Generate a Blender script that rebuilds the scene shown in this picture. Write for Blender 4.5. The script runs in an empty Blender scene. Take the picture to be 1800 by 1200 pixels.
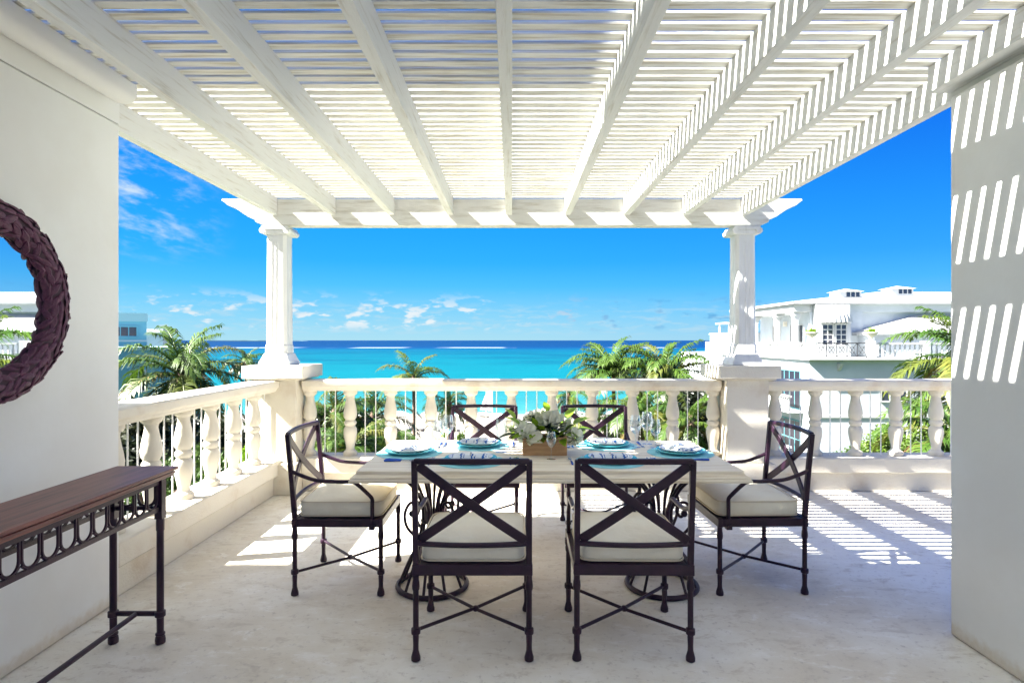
import bpy, bmesh, math, random
from mathutils import Vector, Matrix, Euler
from mathutils.noise import noise as pnoise
R = math.radians
random.seed(7)
scene = bpy.context.scene
C = scene.collection

# ------------------------------------------------------------------ camera
CAMZ = 1.48
F = 1037.0                                   # focal length in pixels of the 1800 px wide photograph
cam_d = bpy.data.cameras.new('camera')
cam_d.sensor_width = 36.0
cam_d.lens = F / 1800 * 36
cam_d.shift_y = -2 / 1800
cam_d.clip_start = 0.05
cam_d.clip_end = 150000
cam = bpy.data.objects.new('camera', cam_d)
C.objects.link(cam)
cam.location = (0, 0, CAMZ)
cam.rotation_euler = (R(90), 0, 0)
scene.camera = cam

# ------------------------------------------------------------------ sun, sky, exposure
SUN = Vector((1.031, 0.22, -1.0)).normalized()        # the way the light travels
sun_d = bpy.data.lights.new('sun', 'SUN')
sun_d.energy = 3.5
sun_d.angle = R(0.5)
sun_d.color = (1.0, 0.965, 0.90)
sun = bpy.data.objects.new('sun', sun_d)
C.objects.link(sun)
sun.rotation_euler = SUN.to_track_quat('-Z', 'Y').to_euler()
sun.location = (-40, -20, 60)
ELEV = math.asin(-SUN.z)
AZ = math.atan2(-SUN.x, -SUN.y)                       # clockwise from +Y
scene.view_settings.view_transform = 'Standard'
scene.view_settings.look = 'None'
scene.view_settings.gamma = 1.0
scene.view_settings.use_curve_mapping = False
EXPO = 3.36
scene.view_settings.exposure = EXPO

world = bpy.data.worlds.new('World')
scene.world = world
world.use_nodes = True
wn = world.node_tree
for n in list(wn.nodes):
    wn.nodes.remove(n)

class NT:
    """tiny node helper"""
    def __init__(s, tree): s.t = tree
    def n(s, typ, ins=None, **kw):
        nd = s.t.nodes.new(typ)
        for k, v in kw.items(): setattr(nd, k, v)
        if ins:
            for k, v in ins.items():
                sock = nd.inputs[k]
                if isinstance(v, bpy.types.NodeSocket): s.t.links.new(v, sock)
                else: sock.default_value = v
        return nd
    def math(s, op, a, b=0.0, c=0.0, clamp=False):
        nd = s.n('ShaderNodeMath', {0: a, 1: b, 2: c}, operation=op); nd.use_clamp = clamp
        return nd.outputs[0]
    def mix(s, fac, a, b, blend='MIX'):
        nd = s.n('ShaderNodeMix', None, data_type='RGBA', blend_type=blend)
        for i, v in ((0, fac), (6, a), (7, b)):
            if isinstance(v, bpy.types.NodeSocket): s.t.links.new(v, nd.inputs[i])
            else: nd.inputs[i].default_value = v if i == 0 else (tuple(v) + (1,))[:4]
        return nd.outputs[2]
    def ramp(s, fac, stops, interp='LINEAR'):
        nd = s.t.nodes.new('ShaderNodeValToRGB')
        s.t.links.new(fac, nd.inputs[0])
        cr = nd.color_ramp; cr.interpolation = interp
        while len(cr.elements) < len(stops): cr.elements.new(0.5)
        for e, (p, c) in zip(cr.elements, stops):
            e.position = p; e.color = (tuple(c) + (1,))[:4] if not isinstance(c, (int, float)) else (c, c, c, 1)
        return nd.outputs[0]
    def sstep(s, v, lo, hi):
        nd = s.n('ShaderNodeMapRange', {0: v, 1: lo, 2: hi, 3: 0.0, 4: 1.0}, interpolation_type='SMOOTHSTEP')
        return nd.outputs[0]
    def link(s, a, b): s.t.links.new(a, b)

w = NT(wn)
sky = w.n('ShaderNodeTexSky', sky_type='NISHITA', sun_disc=False, sun_elevation=ELEV, sun_rotation=AZ,
          altitude=0.0, air_density=1.0, dust_density=0.0, ozone_density=3.0)
hsv = w.n('ShaderNodeHueSaturation', {'Hue': 0.492, 'Saturation': 1.35, 'Value': 0.45, 'Color': sky.outputs[0]})
SKY_S = 0.09
def tgt(r, g_, b_, k=1.06):                            # a sky colour as the photograph exposes it -> radiance for this strength
    f_ = lambda v: ((v / 255 + 0.055) / 1.055) ** 2.4 if v > 10 else v / 255 / 12.92
    return tuple(f_(v) * k / (2 ** EXPO) / SKY_S for v in (r, g_, b_))
tc = w.n('ShaderNodeTexCoord')
nrm = w.n('ShaderNodeVectorMath', {0: tc.outputs['Generated']}, operation='NORMALIZE')
sep = w.n('ShaderNodeSeparateXYZ', {0: nrm.outputs[0]})
az = w.math('ARCTAN2', sep.outputs[0], sep.outputs[1])
el = w.math('ARCSINE', sep.outputs[2])
grad = w.ramp(w.math('MULTIPLY', el, 1.0, clamp=True), [(0.0, tgt(148, 210, 236)), (0.046, tgt(112, 198, 240)), (0.09, tgt(55, 182, 243)), (0.13, tgt(10, 168, 245)),
                                       (0.20, tgt(0, 156, 245)), (0.32, tgt(0, 134, 240)), (0.8, tgt(20, 100, 215)), (1.0, tgt(24, 96, 205))])
gr_d = w.ramp(w.math('MULTIPLY', el, 1.0, clamp=True), [(0.0, tgt(112, 188, 234)), (0.046, tgt(84, 180, 240)), (0.09, tgt(34, 166, 243)), (0.13, tgt(4, 150, 245)),
                                       (0.20, tgt(0, 136, 244)), (0.32, tgt(0, 104, 236)), (0.8, tgt(14, 88, 210)), (1.0, tgt(24, 96, 205))])
own = w.mix(w.sstep(az, -0.2, 0.8), grad, gr_d)
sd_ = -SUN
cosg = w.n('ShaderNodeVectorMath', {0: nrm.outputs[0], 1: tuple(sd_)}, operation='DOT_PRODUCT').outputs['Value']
own = w.mix(w.sstep(cosg, 0.55, 1.05), own, tgt(255, 255, 255, 3.2))    # sky brightens towards the sun: a white glow added to raise the fill
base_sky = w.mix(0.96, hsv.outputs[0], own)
# small cumulus puffs strung out above the sea
cv = w.n('ShaderNodeCombineXYZ', {0: w.math('MULTIPLY', az, 1.0), 1: w.math('MULTIPLY', el, 2.4), 2: 0.35})
n1 = w.n('ShaderNodeTexNoise', {'Vector': cv.outputs[0], 'Scale': 27.0, 'Detail': 9.0, 'Roughness': 0.56})
n1b = w.n('ShaderNodeTexNoise', {'Vector': cv.outputs[0], 'Scale': 5.0, 'Detail': 2.0})
n1v = w.math('ADD', w.math('MULTIPLY', n1.outputs[0], 0.68), w.math('MULTIPLY', n1b.outputs[0], 0.32))
band = w.math('MULTIPLY', w.sstep(el, 0.010, 0.030), w.math('SUBTRACT', 1.0, w.sstep(el, 0.045, 0.085)))
cum = w.math('MULTIPLY', w.sstep(n1v, 0.52, 0.60), band)
# a thin veil of small far clouds nearer the horizon
cv2 = w.n('ShaderNodeCombineXYZ', {0: az, 1: w.math('MULTIPLY', el, 5.0), 2: 4.2})
n2 = w.n('ShaderNodeTexNoise', {'Vector': cv2.outputs[0], 'Scale': 26.0, 'Detail': 6.0, 'Roughness': 0.6})
band2 = w.math('MULTIPLY', w.sstep(el, 0.004, 0.02), w.math('SUBTRACT', 1.0, w.sstep(el, 0.03, 0.075)))
veil = w.math('MULTIPLY', w.math('MULTIPLY', w.sstep(n2.outputs[0], 0.47, 0.66), band2), 0.55)
# broken high cloud to the left of the view
cv3 = w.n('ShaderNodeCombineXYZ', {0: w.math('ADD', w.math('MULTIPLY', az, 1.0), w.math('MULTIPLY', el, -0.5)),
                                   1: w.math('ADD', w.math('MULTIPLY', el, 2.6), w.math('MULTIPLY', az, 0.7)), 2: 9.1})
n3 = w.n('ShaderNodeTexNoise', {'Vector': cv3.outputs[0], 'Scale': 15.0, 'Detail': 12.0, 'Roughness': 0.62, 'Distortion': 0.15})
m3 = w.math('MULTIPLY', w.math('SUBTRACT', 1.0, w.sstep(az, -0.56, -0.43)), w.sstep(el, 0.10, 0.17))
m3 = w.math('MULTIPLY', m3, w.math('SUBTRACT', 1.0, w.sstep(el, 0.5, 0.8)))
cir = w.math('MULTIPLY', w.math('MULTIPLY', w.sstep(n3.outputs[0], 0.44, 0.74), m3), 0.85)
right = w.sstep(az, -0.05, 0.22)
ccol = w.mix(right, tgt(244, 248, 250, 1.0), tgt(88, 158, 214))
skyc = w.mix(w.math('MULTIPLY', cum, w.math('SUBTRACT', 0.85, w.math('MULTIPLY', right, 0.25))), base_sky, ccol)
skyc = w.mix(veil, skyc, tgt(190, 220, 236))
skyc = w.mix(cir, skyc, tgt(222, 238, 250, 1.0))
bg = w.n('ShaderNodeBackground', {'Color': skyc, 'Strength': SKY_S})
out = w.n('ShaderNodeOutputWorld', {'Surface': bg.outputs[0]})

scene.render.engine = 'CYCLES'
scene.cycles.max_bounces = 10
scene.cycles.diffuse_bounces = 8
scene.cycles.transparent_max_bounces = 24

# ------------------------------------------------------------------ materials
def new_mat(name):
    m = bpy.data.materials.new(name); m.use_nodes = True
    t = m.node_tree
    b = t.nodes['Principled BSDF']
    return m, NT(t), b

def simple(name, col, rough=0.5, metal=0.0, spec=None, var=0.0, vscale=6.0, bump=0.0, bscale=60.0, stretch=(1, 1, 1), col2=None, lo=0.35, hi=0.65, obj_rand=0.0):
    m, t, b = new_mat(name)
    tc = t.n('ShaderNodeTexCoord')
    mp = t.n('ShaderNodeMapping', {'Vector': tc.outputs['Object'], 'Scale': stretch})
    vec = mp.outputs[0]
    if obj_rand:
        oi = t.n('ShaderNodeObjectInfo')
        ad = t.n('ShaderNodeVectorMath', {0: mp.outputs[0], 1: t.n('ShaderNodeCombineXYZ', {0: t.math('MULTIPLY', oi.outputs['Random'], 37.0), 1: t.math('MULTIPLY', oi.outputs['Random'], 91.0), 2: 0.0}).outputs[0]}, operation='ADD')
        vec = ad.outputs[0]
    b.inputs['Roughness'].default_value = rough
    b.inputs['Metallic'].default_value = metal
    if spec is not None: b.inputs['Specular IOR Level'].default_value = spec
    if var or col2:
        n = t.n('ShaderNodeTexNoise', {'Vector': vec, 'Scale': vscale, 'Detail': 6.0, 'Roughness': 0.6})
        c2 = col2 if col2 else tuple(c * (1 - var) for c in col)
        c = t.mix(t.sstep(n.outputs[0], lo, hi), col, c2)
        if obj_rand:
            k = t.math('ADD', 1 - obj_rand / 2, t.math('MULTIPLY', oi.outputs['Random'], obj_rand))
            hs = t.n('ShaderNodeHueSaturation', {'Value': k, 'Color': c}); c = hs.outputs[0]
        t.link(c, b.inputs['Base Color'])
    else:
        b.inputs['Base Color'].default_value = (*col, 1)
    if bump:
        n = t.n('ShaderNodeTexNoise', {'Vector': vec, 'Scale': bscale, 'Detail': 5.0, 'Roughness': 0.6})
        bp = t.n('ShaderNodeBump', {'Strength': bump, 'Distance': 0.01, 'Height': n.outputs[0]})
        t.link(bp.outputs[0], b.inputs['Normal'])
    return m

M = {}
M['stucco'] = simple('white_stucco', (0.80, 0.77, 0.72), 0.9, col2=(0.74, 0.71, 0.66), vscale=1.6, bump=0.25, bscale=45)
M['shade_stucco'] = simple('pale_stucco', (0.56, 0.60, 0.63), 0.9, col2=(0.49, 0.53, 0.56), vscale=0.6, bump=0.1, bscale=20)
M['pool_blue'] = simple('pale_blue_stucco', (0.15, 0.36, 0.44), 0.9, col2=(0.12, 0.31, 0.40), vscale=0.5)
M['wash_x'] = simple('whitewashed_wood_slat', (0.72, 0.72, 0.67), 0.85, col2=(0.46, 0.42, 0.33), vscale=5.0, stretch=(0.5, 9, 9), bump=0.3, bscale=40, lo=0.42, hi=0.70, obj_rand=0.20)
M['wash_y'] = simple('whitewashed_wood_rafter', (0.64, 0.65, 0.63), 0.8, col2=(0.42, 0.39, 0.32), vscale=5.0, stretch=(9, 0.6, 9), bump=0.3, bscale=40, lo=0.50, hi=0.80, obj_rand=0.06)
M['wash_beam'] = simple('whitewashed_wood_beam', (0.66, 0.66, 0.62), 0.8, col2=(0.46, 0.44, 0.38), vscale=4.0, stretch=(0.8, 7, 7), bump=0.3, bscale=40, lo=0.45, hi=0.75)
M['column'] = simple('painted_column', (0.66, 0.67, 0.66), 0.6, col2=(0.52, 0.52, 0.49), vscale=4.0, stretch=(4, 4, 0.8), bump=0.15, bscale=30, lo=0.5, hi=0.8)
M['coral'] = simple('cast_stone', (0.64, 0.60, 0.51), 0.85, col2=(0.52, 0.43, 0.32), vscale=3.4, bump=0.35, bscale=70, lo=0.48, hi=0.80)
M['white'] = simple('white_paint', (0.50, 0.51, 0.51), 0.6)
M['rod'] = simple('white_steel_rod', (0.80, 0.80, 0.78), 0.45)
M['iron'] = simple('aubergine_cast_metal', (0.027, 0.0075, 0.024), 0.42, metal=0.0, spec=0.4, var=0.35, vscale=12, bump=0.1, bscale=120)
M['wicker'] = simple('carved_purple_leaf', (0.115, 0.030, 0.072), 0.6, col2=(0.065, 0.014, 0.04), vscale=18, bump=0.4, bscale=60)
M['cushion'] = simple('cream_canvas', (0.82, 0.78, 0.65), 0.95, col2=(0.76, 0.70, 0.56), vscale=3.5, bump=0.9, bscale=11)
M['piping'] = simple('cream_piping', (0.66, 0.58, 0.44), 0.9)
M['glassdark'] = simple('window_glass', (0.03, 0.035, 0.06), 0.08, spec=0.8)
M['door_dark'] = simple('dark_plum_door', (0.014, 0.011, 0.018), 0.3)
M['teal'] = simple('teal_shutter', (0.10, 0.30, 0.33), 0.6)
M['roofwhite'] = simple('white_roof', (0.42, 0.43, 0.435), 0.8, col2=(0.37, 0.38, 0.385), vscale=0.8)
M['annex_top'] = simple('grey_blue_coping', (0.28, 0.42, 0.45), 0.9)
M['urn'] = simple('urn_stone', (0.74, 0.68, 0.58), 0.8)
M['turq'] = simple('turquoise_glaze', (0.13, 0.55, 0.60), 0.18)
M['mat'] = simple('aqua_placemat', (0.26, 0.62, 0.68), 0.8, bump=0.3, bscale=200)
M['china'] = simple('white_china', (0.80, 0.80, 0.79), 0.15)
M['steel'] = simple('polished_steel', (0.6, 0.6, 0.6), 0.2, metal=1.0)
M['bluehandle'] = simple('cobalt_handle', (0.02, 0.09, 0.48), 0.25)
M['box'] = simple('blond_wood', (0.55, 0.33, 0.16), 0.6, col2=(0.42, 0.23, 0.10), vscale=6, stretch=(1, 1, 9), bump=0.2)
M['petal'] = simple('cream_petal', (0.80, 0.80, 0.66), 0.7, col2=(0.62, 0.72, 0.36), vscale=14, lo=0.5, hi=0.8)
M['sail'] = simple('sail_cloth', (0.82, 0.83, 0.84), 0.8)
M['trunk'] = simple('palm_bark', (0.20, 0.13, 0.09), 0.9, col2=(0.10, 0.06, 0.045), vscale=2, stretch=(1, 1, 7), bump=0.6, bscale=12)
M['bark'] = simple('brown_bark', (0.12, 0.07, 0.045), 0.95, col2=(0.05, 0.028, 0.02), vscale=3, bump=0.6, bscale=12)
M['darkhedge_core'] = simple('dark_twigs', (0.03, 0.02, 0.02), 0.95)

def leafmat(name, c1, c2, c3, rough=0.45, trans=0.25):
    m, t, b = new_mat(name)
    oi = t.n('ShaderNodeObjectInfo')
    tc = t.n('ShaderNodeTexCoord')
    n = t.n('ShaderNodeTexNoise', {'Vector': tc.outputs['Object'], 'Scale': 1.3, 'Detail': 4.0})
    c = t.mix(t.sstep(n.outputs[0], 0.38, 0.62), c1, c2)
    c = t.mix(t.sstep(t.math('ADD', oi.outputs['Random'], t.math('MULTIPLY', n.outputs[0], 0.5)), 0.75, 1.3), c, c3)
    t.link(c, b.inputs['Base Color'])
    b.inputs['Roughness'].default_value = rough
    tr = t.n('ShaderNodeBsdfTranslucent', {'Color': c})
    ms = t.n('ShaderNodeMixShader', {0: trans, 1: b.outputs[0], 2: tr.outputs[0]})
    t.link(ms.outputs[0], t.t.nodes['Material Output'].inputs[0])
    return m
M['frond'] = leafmat('palm_frond', (0.030, 0.072, 0.008), (0.060, 0.110, 0.010), (0.110, 0.115, 0.018))
M['frond_dry'] = leafmat('palm_frond_dry', (0.16, 0.12, 0.03), (0.13, 0.10, 0.03), (0.10, 0.055, 0.02))
M['leaf'] = leafmat('shrub_leaf', (0.035, 0.075, 0.010), (0.06, 0.115, 0.012), (0.09, 0.15, 0.015))
M['leafdark'] = leafmat('dark_leaf', (0.014, 0.022, 0.010), (0.022, 0.026, 0.012), (0.03, 0.035, 0.012))
M['leaflime'] = leafmat('lime_leaf', (0.20, 0.34, 0.014), (0.15, 0.28, 0.012), (0.24, 0.36, 0.025), trans=0.35)
M['leafgrey'] = leafmat('dusky_leaf', (0.05, 0.08, 0.05), (0.04, 0.05, 0.04), (0.09, 0.12, 0.07))

def mk_floor():
    m, t, b = new_mat('travertine_floor')
    tc = t.n('ShaderNodeTexCoord')
    o = tc.outputs['Object']
    n1 = t.n('ShaderNodeTexNoise', {'Vector': o, 'Scale': 0.9, 'Detail': 4.0, 'Roughness': 0.6, 'Distortion': 0.3})
    mp = t.n('ShaderNodeMapping', {'Vector': o, 'Scale': (1.7, 3.2, 1), 'Rotation': (0, 0, R(14))})
    n2 = t.n('ShaderNodeTexNoise', {'Vector': mp.outputs[0], 'Scale': 2.6, 'Detail': 10.0, 'Roughness': 0.74, 'Distortion': 0.35})
    n3 = t.n('ShaderNodeTexNoise', {'Vector': o, 'Scale': 26.0, 'Detail': 6.0, 'Roughness': 0.7})
    c = t.mix(t.sstep(n1.outputs[0], 0.36, 0.66), (0.82, 0.80, 0.73), (0.67, 0.61, 0.50))
    c = t.mix(t.math('MULTIPLY', t.sstep(n2.outputs[0], 0.52, 0.66), 0.70), c, (0.54, 0.48, 0.39))
    c = t.mix(t.math('MULTIPLY', t.sstep(n2.outputs[0], 0.48, 0.34), 0.7), c, (0.86, 0.84, 0.79))
    c = t.mix(t.math('MULTIPLY', t.sstep(n3.outputs[0], 0.54, 0.70), 0.6), c, (0.44, 0.39, 0.34))
    t.link(c, b.inputs['Base Color'])
    b.inputs['Roughness'].default_value = 0.62
    b.inputs['Specular IOR Level'].default_value = 0.35
    bp = t.n('ShaderNodeBump', {'Strength': 0.25, 'Distance': 0.004, 'Height': t.math('SUBTRACT', n2.outputs[0], n3.outputs[0])})
    t.link(bp.outputs[0], b.inputs['Normal'])
    return m
M['floor'] = mk_floor()

def mk_wall():
    m, t, b = new_mat('terrace_wall_plaster')
    tc = t.n('ShaderNodeTexCoord')
    o = tc.outputs['Object']
    n1 = t.n('ShaderNodeTexNoise', {'Vector': o, 'Scale': 1.4, 'Detail': 5.0, 'Roughness': 0.55})
    n2 = t.n('ShaderNodeTexNoise', {'Vector': o, 'Scale': 30.0, 'Detail': 5.0, 'Roughness': 0.6})
    c = t.mix(t.sstep(n1.outputs[0], 0.35, 0.65), (0.720, 0.728, 0.712), (0.672, 0.668, 0.640))
    sp = t.n('ShaderNodeSeparateXYZ', {0: o})
    g = t.math('SUBTRACT', 1.0, t.sstep(t.math('SUBTRACT', sp.outputs[2], t.math('MULTIPLY', n2.outputs[0], 0.09)), -0.03, 0.05))
    c = t.mix(t.math('MULTIPLY', g, 0.55), c, (0.50, 0.40, 0.26))
    t.link(c, b.inputs['Base Color'])
    b.inputs['Roughness'].default_value = 0.9
    bp = t.n('ShaderNodeBump', {'Strength': 0.2, 'Distance': 0.004, 'Height': n2.outputs[0]})
    t.link(bp.outputs[0], b.inputs['Normal'])
    return m
M['wall'] = mk_wall()

def mk_tabletop():
    m, t, b = new_mat('limed_table_top')
    tc = t.n('ShaderNodeTexCoord')
    mp = t.n('ShaderNodeMapping', {'Vector': tc.outputs['Object'], 'Scale': (0.7, 12, 12)})
    n = t.n('ShaderNodeTexNoise', {'Vector': mp.outputs[0], 'Scale': 3.0, 'Detail': 8.0, 'Roughness': 0.65})
    c = t.mix(t.sstep(n.outputs[0], 0.42, 0.72), (0.80, 0.73, 0.58), (0.62, 0.51, 0.34))
    t.link(c, b.inputs['Base Color'])
    b.inputs['Roughness'].default_value = 0.55
    bp = t.n('ShaderNodeBump', {'Strength': 0.15, 'Distance': 0.004, 'Height': n.outputs[0]})
    t.link(bp.outputs[0], b.inputs['Normal'])
    return m
M['tabletop'] = mk_tabletop()

def mk_consoletop():
    m, t, b = new_mat('reddish_wood_top')
    tc = t.n('ShaderNodeTexCoord')
    mp = t.n('ShaderNodeMapping', {'Vector': tc.outputs['Object'], 'Scale': (14, 0.9, 14)})
    n = t.n('ShaderNodeTexNoise', {'Vector': mp.outputs[0], 'Scale': 3.0, 'Detail': 8.0, 'Roughness': 0.65})
    c = t.mix(t.sstep(n.outputs[0], 0.38, 0.68), (0.22, 0.080, 0.062), (0.095, 0.031, 0.030))
    t.link(c, b.inputs['Base Color'])
    b.inputs['Roughness'].default_value = 0.38
    bp = t.n('ShaderNodeBump', {'Strength': 0.2, 'Distance': 0.003, 'Height': n.outputs[0]})
    t.link(bp.outputs[0], b.inputs['Normal'])
    return m
M['consoletop'] = mk_consoletop()

def mk_napkin():
    m, t, b = new_mat('blue_ikat_napkin')
    tc = t.n('ShaderNodeTexCoord')
    mp = t.n('ShaderNodeMapping', {'Vector': tc.outputs['Object'], 'Scale': (1, 1, 1)})
    wv = t.n('ShaderNodeTexWave', {'Vector': mp.outputs[0], 'Scale': 14.0, 'Distortion': 5.0, 'Detail': 2.0, 'Detail Scale': 3.0})
    sp = t.n('ShaderNodeSeparateXYZ', {0: tc.outputs['Object']})
    stripe = t.sstep(t.math('SINE', t.math('MULTIPLY', sp.outputs[0], 95.0)), 0.1, 0.4)
    c = t.mix(t.math('MULTIPLY', t.sstep(wv.outputs[0], 0.45, 0.6), stripe), (0.72, 0.78, 0.82), (0.03, 0.13, 0.42))
    t.link(c, b.inputs['Base Color']); b.inputs['Roughness'].default_value = 0.9
    return m
M['napkin'] = mk_napkin()

def mk_glass():
    m, t, b = new_mat('clear_glass')
    t.t.nodes.remove(b)
    fr = t.n('ShaderNodeLayerWeight', {'Blend': 0.35})
    tr = t.n('ShaderNodeBsdfTransparent', {'Color': (0.95, 0.97, 0.98, 1)})
    gl = t.n('ShaderNodeBsdfGlossy', {'Color': (1, 1, 1, 1), 'Roughness': 0.03})
    f = t.math('ADD', 0.05, t.math('MULTIPLY', fr.outputs['Facing'], 0.65))
    ms = t.n('ShaderNodeMixShader', {0: f, 1: tr.outputs[0], 2: gl.outputs[0]})
    t.link(ms.outputs[0], t.t.nodes['Material Output'].inputs[0])
    return m
M['glass'] = mk_glass()

def mk_mirror():
    m, t, b = new_mat('mirror_glass')
    b.inputs['Base Color'].default_value = (0.88, 0.9, 0.9, 1); b.inputs['Metallic'].default_value = 1
    b.inputs['Roughness'].default_value = 0.01
    return m
M['mirror'] = mk_mirror()

def mk_sea():
    m, t, b = new_mat('sea_water')
    g = t.n('ShaderNodeNewGeometry')
    sp = t.n('ShaderNodeSeparateXYZ', {0: g.outputs['Position']})
    X, Y = sp.outputs[0], sp.outputs[1]
    lg = t.math('LOGARITHM', Y, 10.0)                          # 1.95 at the shore, 2.96 at the reef, 3+ beyond
    sc = t.n('ShaderNodeMapping', {'Vector': g.outputs['Position'], 'Scale': (0.0035, 0.010, 1)})
    n = t.n('ShaderNodeTexNoise', {'Vector': sc.outputs[0], 'Scale': 1.0, 'Detail': 7.0, 'Roughness': 0.55})
    lgn = t.math('ADD', lg, t.math('MULTIPLY', t.math('SUBTRACT', n.outputs[0], 0.5), 0.16))
    fac = t.n('ShaderNodeMapRange', {0: lgn, 1: 1.9, 2: 3.4}).outputs[0]
    c = t.ramp(fac, [(0.0, (0.12, 0.19, 0.18)), (0.07, (0.024, 0.125, 0.130)), (0.20, (0.001, 0.088, 0.104)), (0.42, (0.0004, 0.074, 0.096)), (0.56, (0.0003, 0.058, 0.088)),
                     (0.66, (0.0003, 0.042, 0.084)), (0.71, (0.0003, 0.020, 0.074)), (0.77, (0.0003, 0.014, 0.060)), (1.0, (0.0003, 0.011, 0.052))])
    rp = t.n('ShaderNodeTexNoise', {'Vector': t.n('ShaderNodeMapping', {'Vector': g.outputs['Position'], 'Scale': (0.05, 0.22, 1)}).outputs[0], 'Scale': 1.0, 'Detail': 8.0, 'Roughness': 0.75})
    c = t.mix(0.5, c, t.n('ShaderNodeHueSaturation', {'Value': t.math('ADD', 0.25, t.math('MULTIPLY', rp.outputs[0], 1.5)), 'Color': c}).outputs[0])
    # dark patches of seagrass
    sg = t.n('ShaderNodeTexNoise', {'Vector': t.n('ShaderNodeMapping', {'Vector': g.outputs['Position'], 'Scale': (0.010, 0.016, 1)}).outputs[0], 'Scale': 1.0, 'Detail': 5.0})
    zone = t.math('MULTIPLY', t.sstep(lg, 2.35, 2.55), t.math('SUBTRACT', 1.0, t.sstep(lg, 2.7, 2.9)))
    c = t.mix(t.math('MULTIPLY', t.math('MULTIPLY', t.sstep(sg.outputs[0], 0.47, 0.62), zone), 0.75), c, (0.0005, 0.040, 0.068))
    # surf on the reef
    fn = t.n('ShaderNodeTexNoise', {'Vector': t.n('ShaderNodeMapping', {'Vector': g.outputs['Position'], 'Scale': (0.006, 0.02, 1)}).outputs[0], 'Scale': 1.0, 'Detail': 4.0})
    yy = t.math('ADD', Y, t.math('MULTIPLY', fn.outputs[0], 60.0))
    foam = t.math('MULTIPLY', t.sstep(yy, 925.0, 950.0), t.math('SUBTRACT', 1.0, t.sstep(yy, 990.0, 1040.0)))
    fb = t.n('ShaderNodeTexNoise', {'Vector': t.n('ShaderNodeMapping', {'Vector': g.outputs['Position'], 'Scale': (0.009, 0.0, 1)}).outputs[0], 'Scale': 1.0, 'Detail': 3.0})
    foam = t.math('MULTIPLY', foam, t.sstep(fb.outputs[0], 0.46, 0.54))
    # surf on the sand
    sf = t.math('ADD', Y, t.math('MULTIPLY', fn.outputs[0], 5.0))
    shore = t.math('SUBTRACT', 1.0, t.sstep(sf, 95.5, 97.0))
    c = t.mix(t.math('MAXIMUM', t.math('MULTIPLY', foam, 0.8), t.math('MULTIPLY', shore, 0.8)), c, (0.30, 0.34, 0.35))
    t.link(c, b.inputs['Base Color'])
    b.inputs['Roughness'].default_value = 0.35
    b.inputs['Specular IOR Level'].default_value = 0.10
    wv = t.n('ShaderNodeTexNoise', {'Vector': t.n('ShaderNodeMapping', {'Vector': g.outputs['Position'], 'Scale': (0.35, 0.9, 1)}).outputs[0], 'Scale': 1.0, 'Detail': 6.0, 'Roughness': 0.65})
    bp = t.n('ShaderNodeBump', {'Strength': 0.5, 'Distance': 0.5, 'Height': wv.outputs[0]})
    t.link(bp.outputs[0], b.inputs['Normal'])
    return m
M['sea'] = mk_sea()

def mk_ground():
    m, t, b = new_mat('garden_ground')
    g = t.n('ShaderNodeNewGeometry')
    P_ = g.outputs['Position']
    sp = t.n('ShaderNodeSeparateXYZ', {0: P_})
    n = t.n('ShaderNodeTexNoise', {'Vector': P_, 'Scale': 0.12, 'Detail': 6.0})
    n2 = t.n('ShaderNodeTexNoise', {'Vector': P_, 'Scale': 2.5, 'Detail': 6.0})
    grass = t.mix(t.sstep(n2.outputs[0], 0.35, 0.65), (0.04, 0.075, 0.010), (0.025, 0.045, 0.008))
    sand = t.mix(t.sstep(n2.outputs[0], 0.35, 0.65), (0.24, 0.225, 0.20), (0.19, 0.175, 0.15))
    path = t.sstep(n.outputs[0], 0.46, 0.50)
    yn = t.math('ADD', sp.outputs[1], t.math('MULTIPLY', n.outputs[0], 10.0))
    f = t.math('MAXIMUM', t.sstep(yn, 66.0, 70.0), t.math('MULTIPLY', path, t.sstep(yn, 46, 52)))
    c = t.mix(f, grass, sand)
    t.link(c, b.inputs['Base Color']); b.inputs['Roughness'].default_value = 0.95
    return m
M['ground'] = mk_ground()

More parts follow.
